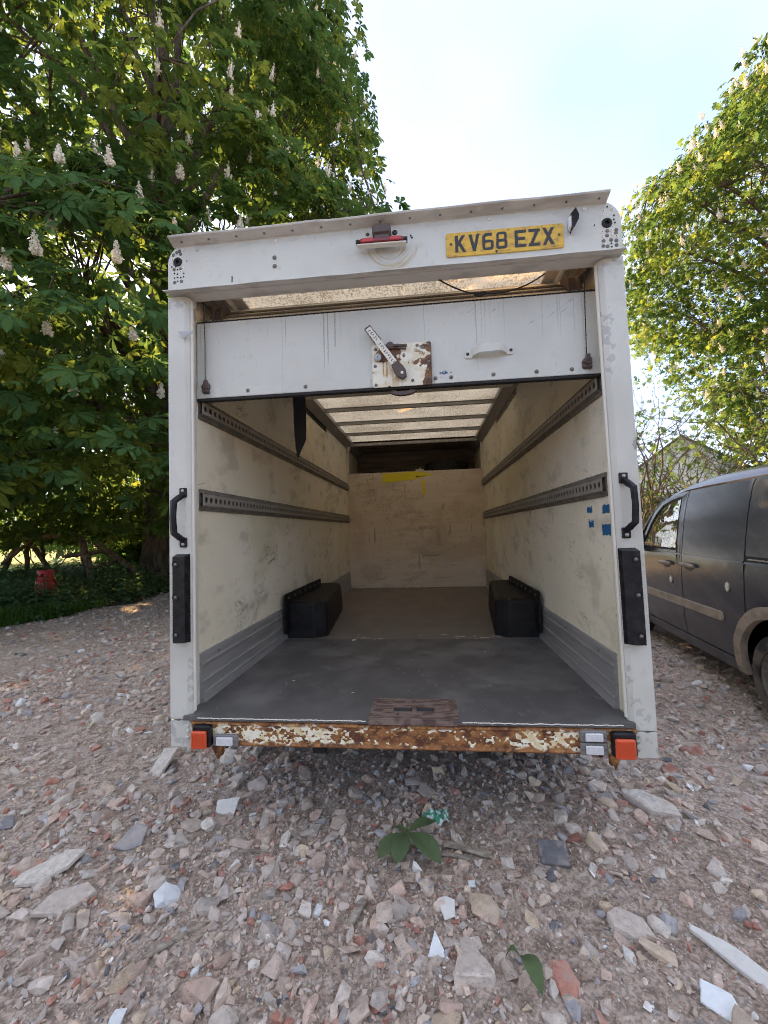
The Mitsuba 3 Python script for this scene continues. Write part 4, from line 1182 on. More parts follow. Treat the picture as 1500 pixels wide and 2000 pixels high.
gx, gy = spaced(-160, 160, -2.2, 2.6, .024, 1.06), spaced(-60, 260, -.7, 1.3, .020, 1.05)
X, Y = np.meshgrid(gx, gy, indexing='ij')
Z = gz(X, Y)
nx, ny = X.shape
i, j = np.meshgrid(np.arange(nx - 1), np.arange(ny - 1), indexing='ij')
q = np.stack([i * ny + j, (i + 1) * ny + j, (i + 1) * ny + j + 1, i * ny + j + 1], -1).reshape(-1, 4)
GR = put('ground', (np.stack([X, Y, Z], -1).reshape(-1, 3), q), 'mat_soil', smooth=True, kind='structure', label='dusty yard of crushed brick and stone rubble')


def verge_edge(y):                           # the x where the rubble ends and the weeds begin
    y = np.asarray(y, float)
    return -6.75 + .25 * np.sin(y * 1.1) + .12 * np.sin(y * 3.7 + 1) - np.clip(y - 9.5, 0, 50) * -.10 - np.clip(4.0 - y, 0, 50) * .15


# sheets of earth and lawn beside the yard
ys = np.concatenate([np.linspace(-30, 2, 12), np.linspace(2.2, 12, 60), np.linspace(13, 120, 30)])
rows = []
for y in ys:
    e = float(verge_edge(y))
    rows.append([(e, y, .012 + float(gz(e, y))), (e - .35, y, .045 + float(gz(e - .35, y))), (e - 1.2, y, .07), (e - 3, y, .06), (e - 40, y, .05), (-150, y, .05)])
put('verge', loft(rows, close=False), 'mat_earth', smooth=True, kind='structure', label='dark earth of the weedy verge')
rows = []
for y in np.linspace(12, 150, 40):
    rows.append([(-150, y, .10), (-60, y, .10), (-30, y, .10 + .05 * math.sin(y)), (-13 - .3 * math.sin(y * .7), y, .09)])
put('lawn', loft(rows[::-1], close=False), 'mat_lawn', smooth=True, kind='structure', label='sunlit grass behind the left tree')
rows = [[(x, y, .10) for x in np.linspace(-12, 150, 30)] for y in (24, 40, 80, 150)]
put('field', loft(rows, close=False), 'mat_lawn', smooth=True, kind='structure', label='grass field behind the vans')

# ------------------------------------------------------------------ stones


def stone_template(n, seed, flat=1.0):
    r = np.random.default_rng(seed)
    if seed % 3:                             # broken block: points on a skewed box with knocked-off corners
        v = r.uniform(-1, 1, (n * 2, 3))
        ax_ = r.integers(0, 3, n * 2)
        v[np.arange(n * 2), ax_] = np.sign(v[np.arange(n * 2), ax_]) * r.uniform(.85, 1, n * 2)
        v = v @ (np.eye(3) + r.normal(0, .22, (3, 3)))
        v = v[np.linalg.norm(v, axis=1) < 1.6]
    else:
        v = r.normal(size=(n, 3))
        v /= np.linalg.norm(v, axis=1, keepdims=True)
        v *= r.uniform(.8, 1.0, (len(v), 1))
    h = trimesh.convex.convex_hull(v)
    q = np.array(h.vertices)
    q = (q - (q.max(0) + q.min(0)) / 2) / np.ptp(q, 0).max()
    q[:, 2] *= flat
    return q, np.array(h.faces)


def place(templates, pos, size, yaw, tilt, tone, squash):
    """All the copies of a set of small meshes as one mesh with per-stone tones in uv."""
    V, F, U, at = [], [], [], 0
    which = rng.integers(0, len(templates), len(pos))
    for k, (tv, tf) in enumerate(templates):
        idx = np.nonzero(which == k)[0]
        if not len(idx):
            continue
        v = tv[None] * size[idx][:, None, None] * squash[idx][:, None, :]
        a, b = tilt[idx, 0], tilt[idx, 1]
        ca, sa, cb, sb = np.cos(a), np.sin(a), np.cos(b), np.sin(b)
        y_, z_ = v[..., 1] * ca[:, None] - v[..., 2] * sa[:, None], v[..., 1] * sa[:, None] + v[..., 2] * ca[:, None]
        x_, z_ = v[..., 0] * cb[:, None] + z_ * sb[:, None], -v[..., 0] * sb[:, None] + z_ * cb[:, None]
        cy_, sy_ = np.cos(yaw[idx])[:, None], np.sin(yaw[idx])[:, None]
        w_ = np.stack([x_ * cy_ - y_ * sy_, x_ * sy_ + y_ * cy_, z_], -1) + pos[idx][:, None, :]
        V.append(w_.reshape(-1, 3))
        F.append((tf[None] + (np.arange(len(idx)) * len(tv))[:, None, None] + at).reshape(-1, 3))
        U.append(np.repeat(tone[idx], len(tv), 0))
        at += len(idx) * len(tv)
    return np.vstack(V), np.vstack(F), np.vstack(U)


PAL = np.array([.18, .12, .15, .13, .075, .06, .07, .055, .012, .03, .010, .11])
PAL /= PAL.sum()


def tones(n):
    return np.stack([(rng.choice(12, n, p=PAL) + .5) / 12, rng.random(n)], 1)


TP = [stone_template(10, s) for s in range(16)]
TP_S = [stone_template(7, 60 + 3 * s) for s in range(8)]
TP_B = [stone_template(18, 100 + s) for s in range(12)]
VANBOX = lambda x, y: (np.abs(x) < 1.0) & (y > 1.2)  # noqa: E731


def scatter(n, xr, yr, keep):
    x, y = rng.uniform(*xr, n), rng.uniform(*yr, n)
    d = np.hypot(x - CAM[0], y - CAM[1])
    k = rng.random(n) < keep(d)
    k &= rng.random(n) < np.clip(.62 + 3.5 * (meshkit.fbm(np.stack([x * 1.1, y * 1.1, 0 * x], 1), 3, 17) - .42), .45, 1)
    k &= ~VANBOX(x, y) & (x > verge_edge(y) - .1 * rng.random(n))
    f = (y - CAM[1]) * FWD[1] + (x - CAM[0]) * FWD[0]
    side = (x - CAM[0]) * RIGHT[0] + (y - CAM[1]) * RIGHT[1]
    k &= (f > .6) & (np.abs(side) < f * .99 + .35)
    return x[k], y[k]


def stones(x, y, size, templates, sink=.22, flat=(.4, .8), tilt=.35):
    n = len(x)
    sq = np.stack([np.ones(n), rng.uniform(.55, .95, n), rng.uniform(*flat, n)], 1)
    pos = np.stack([x, y, gz(x, y) + size * sq[:, 2] * (.5 - sink)], 1)
    return place(templates, pos, size, rng.uniform(0, 6.28, n), rng.normal(0, tilt, (n, 2)), tones(n), sq)


part = []
x, y = scatter(95000, (-3.2, 3.6), (-1.2, 2.6), lambda d: np.clip(2.3 / d ** 2, 0, 1))          # grit
part.append(stones(x, y, rng.uniform(.006, .014, len(x)), TP_S, .2))
x, y = scatter(60000, (-4.5, 5), (-1.2, 4.5), lambda d: np.clip(2.6 / d ** 1.5, 0, 1))           # pebbles
part.append(stones(x, y, .012 + .024 * rng.random(len(x)) ** 2, TP, .2))
x, y = scatter(115000, (-9.5, 10), (-1.0, 16), lambda d: np.clip(1.45 - d / 6.5, .17, 1))           # lumps over the whole yard
part.append(stones(x, y, .024 + .060 * rng.random(len(x)) ** 2.0, TP, .32, (.3, .75)))
x, y = scatter(19000, (-9, 9), (-1.0, 15), lambda d: np.clip(1.25 - d / 12, .12, 1))
big = .042 + .078 * rng.random(len(x)) ** 2.0
d = np.hypot(x - CAM[0], y - CAM[1])
order = np.argsort(-big / d)
sel, rest = order[:290], order[290:]
part.append(stones(x[rest], y[rest], big[rest], TP_B, .34, (.25, .65)))
# thin pale flakes of tile and plaster
xf, yf = scatter(1900, (-8, 8), (-1.0, 13), lambda d: np.clip(1.1 - d / 15, .1, 1))
n = len(xf)
sz = .010 + .05 * rng.random(n) ** 2.5
sq = np.stack([np.ones(n), rng.uniform(.4, .8, n), rng.uniform(.10, .2, n)], 1)
tn = tones(n)
tn[:, 0] = (rng.choice([6, 8, 10, 8, 1, 0, 7], n) + .5) / 12
part.append(place(TP, np.stack([xf, yf, gz(xf, yf) + .006], 1), sz, rng.uniform(0, 6.28, n), rng.normal(0, .3, (n, 2)), tn, sq))
at, V_, F_, U_ = 0, [], [], []
for v, f, u in part:
    V_.append(v), F_.append(f + at), U_.append(u)
    at += len(v)
scene[GR + '__rubble'] = mikit.ply((np.vstack(V_), np.vstack(F_)), 'mat_stone', uv=np.vstack(U_))
labels[GR + '__rubble'] = {'kind': 'stuff', 'label': 'mixed rubble of grey, pink and brick-red stone chips'}


def rough_stone(seed, sx, sy, sz, sub=2, amp=.13, n=14):
    tv, tf = stone_template(n, seed)
    h = trimesh.Trimesh(tv, tf)
    for _ in range(sub):
        h = h.subdivide()
    v = np.array(h.vertices)
    nz = meshkit.fbm(v * 3.2 + seed * 1.7, 3, 2) - .5
    v *= (1 + amp * 2 * nz)[:, None]
    return v * [sx, sy, sz], np.array(h.faces)


for k, i in enumerate(sel):
    s = big[i]
    v, f = rough_stone(300 + k, s, s * rng.uniform(.6, .95), s * rng.uniform(.35, .7))
    a, b, c_ = rng.uniform(0, 6.28), rng.normal(0, .25), rng.normal(0, .25)
    Rm = trimesh.transformations.euler_matrix(b, c_, a)[:3, :3]
    v = v @ Rm.T
    v += [x[i], y[i], float(gz(x[i], y[i])) - v[:, 2].min() - .30 * np.ptp(v[:, 2])]
    put(GR + '__stone', (v, f), 'mat_stone', uv=np.repeat(tones(1), len(v), 0))
# ------------------------------------------------------------------ leaves


def palmate(nl, fine, droop=.30, seed=0):
    """A horse-chestnut leaf of nl leaflets spread like a hand; its longest leaflet points along +x, and its size is about 1."""
    r = np.random.default_rng(seed)
    V, F, UV = [], [], []
    for k in range(nl):
        f_ = (k - (nl - 1) / 2) / ((nl - 1) / 2)
        ang = f_ * 2.05 + r.normal(0, .06)
        L_ = .56 * (1 - .42 * abs(f_) ** 1.4) * r.uniform(.92, 1.08)
        W_ = L_ * (r.uniform(.18, .22) if fine else r.uniform(.23, .28))
        dr_ = droop * r.uniform(.7, 1.5)
        prof_ = [(0, 0), (.30, .42), (.62, .95), (.80, .92), (.92, .50), (1.0, 0)] if fine else [(0, 0), (.68, 1.0), (1.0, 0)]
        base = len(V)
        idx = []
        for t, w_ in prof_:
            x = L_ * t
            z = -dr_ * L_ * t ** 1.7
            if w_ == 0:
                V.append((x, 0, z)), UV.append((t, 0))
                idx.append((len(V) - 1,))
            elif fine:
                V.extend([(x, -W_ * w_, z + .22 * W_ * w_), (x, 0, z), (x, W_ * w_, z + .22 * W_ * w_)])
                UV.extend([(t, -1), (t, 0), (t, 1)])
                idx.append((len(V) - 3, len(V) - 2, len(V) - 1))
            else:
                V.extend([(x, -W_ * w_, z + .1 * W_), (x, W_ * w_, z + .1 * W_)])
                UV.extend([(t, -1), (t, 1)])
                idx.append((len(V) - 2, len(V) - 1))
        for a_, b_ in zip(idx[:-1], idx[1:]):
            if len(a_) == 1 and len(b_) > 1:
                for q_ in range(len(b_) - 1):
                    F.append((a_[0], b_[q_], b_[q_ + 1]))
            elif len(b_) == 1:
                for q_ in range(len(a_) - 1):
                    F.append((a_[q_ + 1], a_[q_], b_[0]))
            else:
                for q_ in range(len(a_) - 1):
                    F += [(a_[q_], b_[q_], b_[q_ + 1]), (a_[q_], b_[q_ + 1], a_[q_ + 1])]
        v = np.array(V[base:])
        c_, s_ = math.cos(ang), math.sin(ang)
        V[base:] = [tuple(q_) for q_ in np.stack([v[:, 0] * c_ - v[:, 1] * s_, v[:, 0] * s_ + v[:, 1] * c_, v[:, 2]], 1)]
    return np.array(V), np.array(F), np.array(UV, float)


FINE = [palmate(n_, True, dd, i) for i, (n_, dd) in enumerate(((7, .3), (6, .45), (5, .35), (7, .6), (6, .25)))]
SIMPLE = [palmate(n_, False, dd, 50 + i) for i, (n_, dd) in enumerate(((3, .3), (4, .45)))]
COARSE = [palmate(n_, False, dd, 40 + i) for i, (n_, dd) in enumerate(((6, .3), (5, .45), (7, .35)))]


def unit(a):
    return a / (np.linalg.norm(a, axis=-1, keepdims=True) + 1e-9)


def frames(axis, normal):
    x = unit(axis)
    z = unit(normal - (normal * x).sum(-1, keepdims=True) * x)
    return x, np.cross(z, x), z


def leaf_cloud(templates, pos, axis, normal, size, r=rng):
    x, y, z = frames(axis, normal)
    V, F, U, at = [], [], [], 0
    wh = r.integers(0, len(templates), len(pos))
    hue = np.clip(r.random(len(pos)) * .6 + .75 * meshkit.noise(pos * .8 + 5.0, 3) - .12, 0, .999)
    for k, (tv, tf, _) in enumerate(templates):
        i_ = np.nonzero(wh == k)[0]
        if not len(i_):
            continue
        v = pos[i_][:, None] + size[i_][:, None, None] * (tv[None, :, :1] * x[i_][:, None] + tv[None, :, 1:2] * y[i_][:, None] + tv[None, :, 2:] * z[i_][:, None])
        V.append(v.reshape(-1, 3))
        F.append((tf[None] + (np.arange(len(i_)) * len(tv))[:, None, None] + at).reshape(-1, 3))
        U.append(np.repeat(np.stack([hue[i_], hue[i_]], 1), len(tv), 0))
        at += len(i_) * len(tv)
    return np.vstack(V), np.vstack(F), np.vstack(U)


def joined(parts):
    at, V, F, U = 0, [], [], []
    for v, f, u in parts:
        V.append(v), F.append(f + at), U.append(u)
        at += len(v)
    return np.vstack(V), np.vstack(F), np.vstack(U)


def in_view(p, margin=1.06):
    q_ = p - CAM
    f_ = q_ @ FWD
    return (f_ > .3) & (np.abs(q_ @ RIGHT) * FOCAL < f_ * margin) & (np.abs(q_ @ UP) * FOCAL < f_ * margin * 4 / 3)


def spike_mesh(h_, r_, seed, detail=1):
    """A flower candle: rings of small frilly blooms round an upright stalk, widest near its foot."""
    r = np.random.default_rng(seed)
    out = []
    rows_ = max(7, int(h_ / .021)) if detail else 6
    for i in range(rows_):
        t = i / (rows_ - 1)
        rr = r_ * min(1, .55 + t * 3.5) * (1 - t) ** .7 + .004
        n_ = max(2, int((8 if detail else 4) * (1 - .55 * t)))
        for k in range(n_):
            a_ = 2 * math.pi * (k + r.random() * .5) / n_ + i * .7
            c_ = np.array([math.cos(a_) * rr, math.sin(a_) * rr, h_ * t + r.normal(0, .004)])
            s_ = (.026 if detail else h_ * .125) * (1 - .4 * t) * r.uniform(.85, 1.2)
            q_ = r.normal(size=(6, 3))
            q_ = c_ + s_ * q_ / np.linalg.norm(q_, axis=1, keepdims=True)
            out.append(trimesh.convex.convex_hull(q_))
    out.append(rev([(0, h_), (r_ * .55, h_ * .25), (r_ * .3, 0), (0, 0)][::-1], 7))
    return cat(out)


def limb_path(a, b, sag, n=9, wob=.12, r=rng):
    t = np.linspace(0, 1, n)[:, None]
    p = a * (1 - t) + b * t
    p[:, 2] += sag * (4 * t[:, 0] * (1 - t[:, 0]))
    p[1:-1] += r.normal(0, wob, (n - 2, 3)) * np.linalg.norm(b - a) * .12
    return p


def clumps_on(center, zs, rs, spacing, lobes, seed, n_try=60000, layer=1.0, ax=1.0, ay=1.0, gaps=.0):
    r = np.random.default_rng(seed)
    keep = np.zeros((0, 3))
    out = []
    z = r.uniform(zs[0], zs[-1], n_try)
    th = r.uniform(0, 2 * math.pi, n_try)
    base = np.interp(z, zs, rs)
    ok = r.random(n_try) < base / max(rs)
    z, th, base = z[ok], th[ok], base[ok]
    d = np.stack([np.cos(th) * 2.2, np.sin(th) * 2.2, z * .42], 1)
    rad = base * (1 + lobes * (meshkit.fbm(d + seed, 3, seed) - .5) * 2) * layer + r.normal(0, .05, len(d)) * base ** .5
    p = np.stack([center[0] + ax * rad * np.cos(th), center[1] + ay * rad * np.sin(th), z], 1)
    open_ = meshkit.fbm(p * .42 + seed * 3.1, 2, seed + 4) > gaps
    p, th = p[open_], th[open_]
    cells = {}
    for k in range(len(p)):
        c_ = tuple(np.floor(p[k] / spacing).astype(int))
        near = [cells.get((c_[0] + i, c_[1] + j, c_[2] + l)) for i in (-1, 0, 1) for j in (-1, 0, 1) for l in (-1, 0, 1)]
        if all(q_ is None or np.linalg.norm(p[k] - p[q_]) > spacing for q_ in near):
            cells[c_] = k
            out.append(k)
    return p[out], th[out]


def spray_leaves(cp, th, n, rad, r, drop=.35, up=.55, wild=.0):
    """Leaves of the sprays at cp: each a drooping tier that faces outwards and up."""
    m_ = len(cp)
    o = np.stack([np.cos(th), np.sin(th), 0 * th], 1)
    tg = np.stack([-np.sin(th), np.cos(th), 0 * th], 1)
    o_, t_ = np.repeat(o, n, 0), np.repeat(tg, n, 0)
    sc = np.repeat(r.uniform(.75, 1.3, m_), n)
    a = r.uniform(-1, 1, m_ * n) * rad * 1.15 * sc
    b = np.clip(r.normal(0, .55, m_ * n), -1.2, 1.2) * rad * sc
    h_ = -drop * (np.maximum(a + rad * .4, 0) ** 1.5 + .6 * b * b) / rad ** .5 + r.normal(0, .12, m_ * n) * rad - .25 * rad * r.random(m_ * n)
    pos = np.repeat(cp, n, 0) + o_ * a[:, None] + t_ * b[:, None] + h_[:, None] * np.array([0, 0, 1.0])
    axis = o_ * (a + rad * .5)[:, None] + t_ * (b * 1.2)[:, None] + r.normal(0, .35, (m_ * n, 3)) * rad
    axis[:, 2] = -np.abs(r.normal(.45, .4, m_ * n)) * rad
    axis += r.normal(0, wild, axis.shape) * rad
    nor = o_ * .7 + np.array([0, 0, 1.0]) * up + r.normal(0, .28 + wild * .5, (m_ * n, 3))
    return pos, axis, nor


def lod_pick(pos, cell):
    """Of all the leaves in view, the nearest of every few pixels: those the photograph shows largest."""
    q_ = pos - CAM
    f_ = q_ @ FWD
    u_, v_ = (q_ @ RIGHT) / f_ * FOCAL, (q_ @ UP) / f_ * FOCAL
    ok = np.nonzero(in_view(pos, 1.0))[0]
    ok = ok[np.argsort(f_[ok])]
    seen, out = set(), []
    for k in ok:
        c_ = (int(u_[k] / cell), int(v_[k] / cell))
        if c_ in seen:
            continue
        seen.add(c_)
        out.append(k)
    return out


def grow(key, label, base, trunk, zs, rs, spacing, per, rad, leaf, mat, seed, lobes=.16, spikes=.2, spike_h=(.16, .26), petal='mat_petal', inner=(.74, .5), n_parts=0, fine_to=0.0,
         limbs=22, lean=(0, 0), face=None, ax=1.0, ay=1.0, twig_mat='mat_bark', limb_z=(.16, .7), keep=None, spike_max=290, gaps=.40, idens=(.6, .5), wild=.0, high_gaps=.0, far_n=.45):
    r = np.random.default_rng(seed)
    t_ = thing(key, label, 'tree')
    base = np.array(base, float)
    top = zs[-1]
    tz = np.linspace(0, 1, 12)
    tp = np.stack([base[0] + lean[0] * tz + .25 * np.sin(tz * 3 + seed) * tz, base[1] + lean[1] * tz + .2 * np.sin(tz * 4 + 1) * tz, top * .86 * tz - .1], 1)
    tr_ = trunk * (1 - tz) ** .7 + .03
    tr_[0] *= 1.35
    tr_[1] *= 1.03
    put(t_ + '__trunk', tube(tp, tr_, 18), 'mat_bark', smooth=True)
    cc = np.array([base[0] + lean[0] * .5, base[1] + lean[1] * .5])
    cp, th = clumps_on(cc, zs, rs, spacing, lobes, seed, ax=ax, ay=ay, gaps=gaps)
    cp2, th2 = clumps_on(cc, zs[:-1], rs[:-1], spacing * 1.35, lobes, seed + 1, layer=inner[0], ax=ax, ay=ay, gaps=gaps)
    cp3, th3 = clumps_on(cc, zs[:-1], rs[:-1], spacing * 1.7, lobes, seed + 2, layer=inner[1], ax=ax, ay=ay, gaps=gaps)
    hi = [(q_[:, 2] < 7.5 + 2 * r.random(len(q_))) | (meshkit.fbm(q_ * .5 + seed, 2, seed + 9) > high_gaps + l_) for q_, l_ in ((cp, 0), (cp2, .08), (cp3, .16))]
    cp, th, cp2, th2, cp3, th3 = cp[hi[0]], th[hi[0]], cp2[hi[1]], th2[hi[1]], cp3[hi[2]], th3[hi[2]]
    if keep is not None:
        k1, k2, k3 = keep(cp), keep(cp2), keep(cp3)
        cp, th, cp2, th2, cp3, th3 = cp[k1], th[k1], cp2[k2], th2[k2], cp3[k3], th3[k3]
    facing = lambda p_: in_view(p_, 1.25) & (((p_[:, :2] - cc) @ (CAM[:2] - cc)) > -.35 * rs[len(rs) // 2] * np.linalg.norm(CAM[:2] - cc))  # noqa: E731
    allc = np.vstack([cp, cp2])
    # limbs: from the trunk to a spread of sprays
    order_ = r.permutation(len(allc))
    ends = []
    for k in order_:
        if all(np.linalg.norm(allc[k] - e) > 2.3 for e in ends):
            ends.append(allc[k])
        if len(ends) >= limbs:
            break
    limb_pts = [tp[3:]]
    for e in ends:
        z0 = np.clip(e[2] * .62 + .6, top * limb_z[0], top * limb_z[1])
        a_ = np.array([np.interp(z0, tp[:, 2], tp[:, 0]), np.interp(z0, tp[:, 2], tp[:, 1]), z0])
        lp_ = limb_path(a_, e, .10 * np.linalg.norm(e - a_), r=r)
        put(t_ + '__limb', tube(lp_, np.linspace(trunk * .30, .018, len(lp_)), 8), 'mat_bark', smooth=True)
        limb_pts.append(lp_[2:])
    lp_all = np.vstack(limb_pts)
    tw = []
    for e in np.vstack([cp, cp2]):
        if not in_view(e[None], 1.2)[0]:
            continue
        d_ = np.linalg.norm(lp_all - e, axis=1) + .8 * np.maximum(0, lp_all[:, 2] - e[2])
        k = int(r.choice(np.argsort(d_ + r.random(len(d_)) * .7)[:7]))
        if np.linalg.norm(lp_all[k] - e) < .2:
            continue
        lp_ = limb_path(lp_all[k], e, .12 * d_[k], 5, .12, r)
        tw.append(tube(lp_, np.linspace(.022, .007, 5), 4, False))
    if tw:
        k_ = t_ + '__branchwork'
        scene[k_] = mikit.ply(cat(tw), twig_mat, smooth=True)
        labels[k_] = {'kind': 'stuff'}
    near, far = [], []
    for c_, h_, dens in ((cp, th, 1.0), (cp2, th2, idens[0]), (cp3, th3, idens[1])):
        fc = facing(c_)
        for sel_, n_, sc in ((fc, int(per * dens), 1.0), (~fc, max(6, int(per * dens * far_n)), 1.25)):
            if not sel_.any():
                continue
            p_, a_, n2 = spray_leaves(c_[sel_], h_[sel_], n_, rad, r, wild=wild)
            s_ = leaf * r.uniform(.75, 1.2, len(p_)) * sc
            ok = p_[:, 2] > np.where(p_[:, 1] < 6.2, 1.6, 1.4)
            (near if sc == 1.0 else far).append((p_[ok], a_[ok], n2[ok], s_[ok]))
    pos, axs, nor, siz = (np.concatenate([q_[i] for q_ in near]) for i in range(4))
    used = np.zeros(len(pos), bool)
    if n_parts:
        pick = lod_pick(pos, .030)
        pick = sorted(pick, key=lambda k: -siz[k] / np.linalg.norm(pos[k] - CAM))[:n_parts]
        used[pick] = True
        x_, y_, z_ = frames(axs[pick], nor[pick])
        for q_, k in enumerate(pick):
            tv, tf, tu = FINE[q_ % len(FINE)]
            Mx = np.eye(4)
            Mx[:3, :3] = np.stack([x_[q_], y_[q_], z_[q_]], 1) * siz[k]
            Mx[:3, 3] = pos[k]
            ky = numbered(t_ + '__leaf')
            scene[ky] = {**LEAF_PLY[q_ % len(FINE)], 'to_world': T(Mx.tolist())}
    rest_ = ~used
    dist = np.linalg.norm(pos - CAM, axis=1)
    fi = rest_ & (dist < fine_to)
    co = rest_ & ~fi
    pieces = []
    if fi.any():
        pieces.append(leaf_cloud(FINE, pos[fi], axs[fi], nor[fi], siz[fi], r))
    if co.any():
        pieces.append(leaf_cloud(COARSE, pos[co], axs[co], nor[co], siz[co], r))
    if far:
        p2, a2, n2, s2 = (np.concatenate([q_[i] for q_ in far]) for i in range(4))
        pieces.append(leaf_cloud(COARSE, p2, a2, n2, s2, r))
    v, f, u = joined(pieces)
    k_ = t_ + '__foliage'
    scene[k_] = mikit.ply((v, f), mat, uv=u)
    labels[k_] = {'kind': 'stuff'}
    print(key, 'sprays', len(cp), len(cp2), 'leaves', len(pos), 'tris', len(f))
    # flower candles on the outer sprays that show
    if spikes:
        ok = np.nonzero(facing(cp) & in_view(cp, 1.05))[0]
        ok = ok[r.random(len(ok)) < spikes][:spike_max]
        for q_, k in enumerate(ok):
            o_ = np.array([math.cos(th[k]), math.sin(th[k]), 0])
            c_ = cp[k] + o_ * r.uniform(.25, .7) * rad + [0, 0, r.uniform(.10, .30) * rad]
            dd_ = np.linalg.norm(c_ - CAM)
            hh = r.uniform(*spike_h)
            ms = spike_mesh(hh, hh * .23, seed * 100 + q_, 1 if dd_ < 9 else 0)
            ms.apply_transform(trimesh.transformations.rotation_matrix(r.uniform(.02, .5), np.cross([0, 0, 1], o_)))
            ms.apply_translation(c_)
            put(t_ + '__flower_spike', ms, petal, smooth=True)
    return t_


LEAF_PLY = [mikit.ply((tv, tf), 'mat_big_leaf', smooth=True, uv=tu) for tv, tf, tu in FINE]

grow('horse_chestnut_tree', 'huge dark green horse chestnut with white flower candles left of the box van', (-7.75, 9.9), .46,
     [1.7, 3.0, 5.0, 8.0, 10.6, 13.5, 16.4, 19.0, 22.0, 24.0], [6.2, 7.0, 7.2, 7.0, 6.6, 5.9, 5.5, 4.6, 2.5, .8], .64, 28, .66, .40, 'mat_leaf', 5, n_parts=290, fine_to=8.5, limbs=40, spikes=.9, lobes=.30, gaps=.37, idens=(.75, .7),
     spike_h=(.16, .26), high_gaps=.445, far_n=.9, wild=.12, keep=lambda p: ~((p[:, 0] > -3.4) & (p[:, 1] < 4.2)) & ~((p[:, 1] < 5.6) & (p[:, 2] < 2.5)))
grow('sunlit_chestnut_tree', 'tall sunlit chestnut full of flower candles on the right behind the grey panel van', (19.9, 19.0), .45,
     [3.0, 5.0, 8.0, 10.0, 12.5, 14.6, 18.6, 21.4, 24.0, 25.6], [3.6, 4.2, 4.8, 5.6, 7.2, 8.4, 7.3, 4.8, 2.5, .8], .74, 28, .80, .36, 'mat_leaf', 11, limbs=44, spikes=.55, spike_h=(.28, .44), petal='mat_petal', lobes=.40,
     wild=.5, gaps=.36)
# ------------------------------------------------------------------ shrubs, trees and the house behind


def bush(key, label, cat_, x, y, w, h, n, leaf, mat, seed, stems=7, sides=1.0, z0=.1):
    r = np.random.default_rng(seed)
    t_ = thing(key, label, cat_)
    st_ = []
    for k in range(stems):
        a_ = r.uniform(0, 6.28)
        e = np.array([x + math.cos(a_) * w * .38 * r.random(), y + math.sin(a_) * w * .38 * r.random(), h * r.uniform(.6, .92)])
        st_.append(tube(limb_path(np.array([x + r.normal(0, .1 * w), y + r.normal(0, .1 * w), -.05]), e, 0, 7, .2, r), np.linspace(.035, .008, 7) * h / 3, 5, False))
    put(t_ + '__stem', cat(st_), 'mat_bark', smooth=True)
    m_ = max(6, n // 22)
    d = unit(r.normal(size=(m_, 3)))
    d[:, 2] = np.abs(d[:, 2]) * 1.1 - .25
    rad = r.uniform(.62, 1.0, m_) * (1 + .35 * (meshkit.fbm(d * 2 + seed, 2, seed) - .5) * 2)
    c_ = np.stack([x + d[:, 0] * rad * w / 2, y + d[:, 1] * rad * w / 2 * sides, z0 + h * .42 + d[:, 2] * rad * h * .56], 1)
    o = unit(d + [0, 0, .3])
    pos = np.repeat(c_, 22, 0) + r.normal(0, 1, (m_ * 22, 3)) * np.array([w, w, h * .7]) * .085
    o_ = np.repeat(o, 22, 0)
    axis = o_ * .6 + r.normal(0, .6, o_.shape)
    axis[:, 2] -= .3
    ok = pos[:, 2] > .12
    v, f, u = leaf_cloud(SIMPLE, pos[ok], axis[ok], (o_ + [0, 0, .5] + r.normal(0, .4, o_.shape))[ok], leaf * r.uniform(.7, 1.3, ok.sum()), r)
    k_ = t_ + '__foliage'
    scene[k_] = mikit.ply((v, f), mat, uv=u)
    labels[k_] = {'kind': 'stuff'}
    return t_


for k, (x, y, w, h, lab) in enumerate(((-15.0, 21.5, 6.0, 7.0, 'round bright green shrub standing on the lawn left of the chestnut trunk'), (-20.5, 24.0, 7.5, 8.5, 'broad light green shrub at the far left edge of the lawn'),
                                       (-10.4, 20.0, 5.0, 7.5, 'leafy green shrub seen just left of the chestnut trunk'), (-27.0, 27.0, 8.5, 9.5, 'tall pale shrub farthest left beyond the lawn'),
                                       (-12.5, 15.2, 2.6, 1.5, 'low sunlit shrub behind the leaning timber poles'), (-6.0, 17.5, 5.0, 7.0, 'dark shrub directly behind the chestnut trunk'))):
    bush('shrub', lab, 'shrub', x, y, w, h, 2400, .38, 'mat_far_leaf', 70 + k)
for k, (x, y, w, h, lab) in enumerate(((-24.0, 20.5, 7.0, 3.4, 'low hedge bush at the far left behind the lawn'), (-18.5, 20.0, 6.5, 3.0, 'low hedge bush left of centre behind the timber frame'), (-13.2, 19.0, 6.0, 3.2, 'low hedge bush behind the leaning timber pole'),
                                       (-8.6, 18.0, 5.0, 3.0, 'low hedge bush between the timber frame and the chestnut trunk'))):
    bush('hedge_bush', lab, 'hedge', x, y, w, h, 2000, .36, 'mat_far_leaf', 170 + k, z0=0)
# the thin, half-bare shrub beside the grey van
r = np.random.default_rng(21)
TW = thing('thicket', 'half-bare twiggy thicket rising behind the front of the grey panel van', 'shrub')
tw, tips = [], []


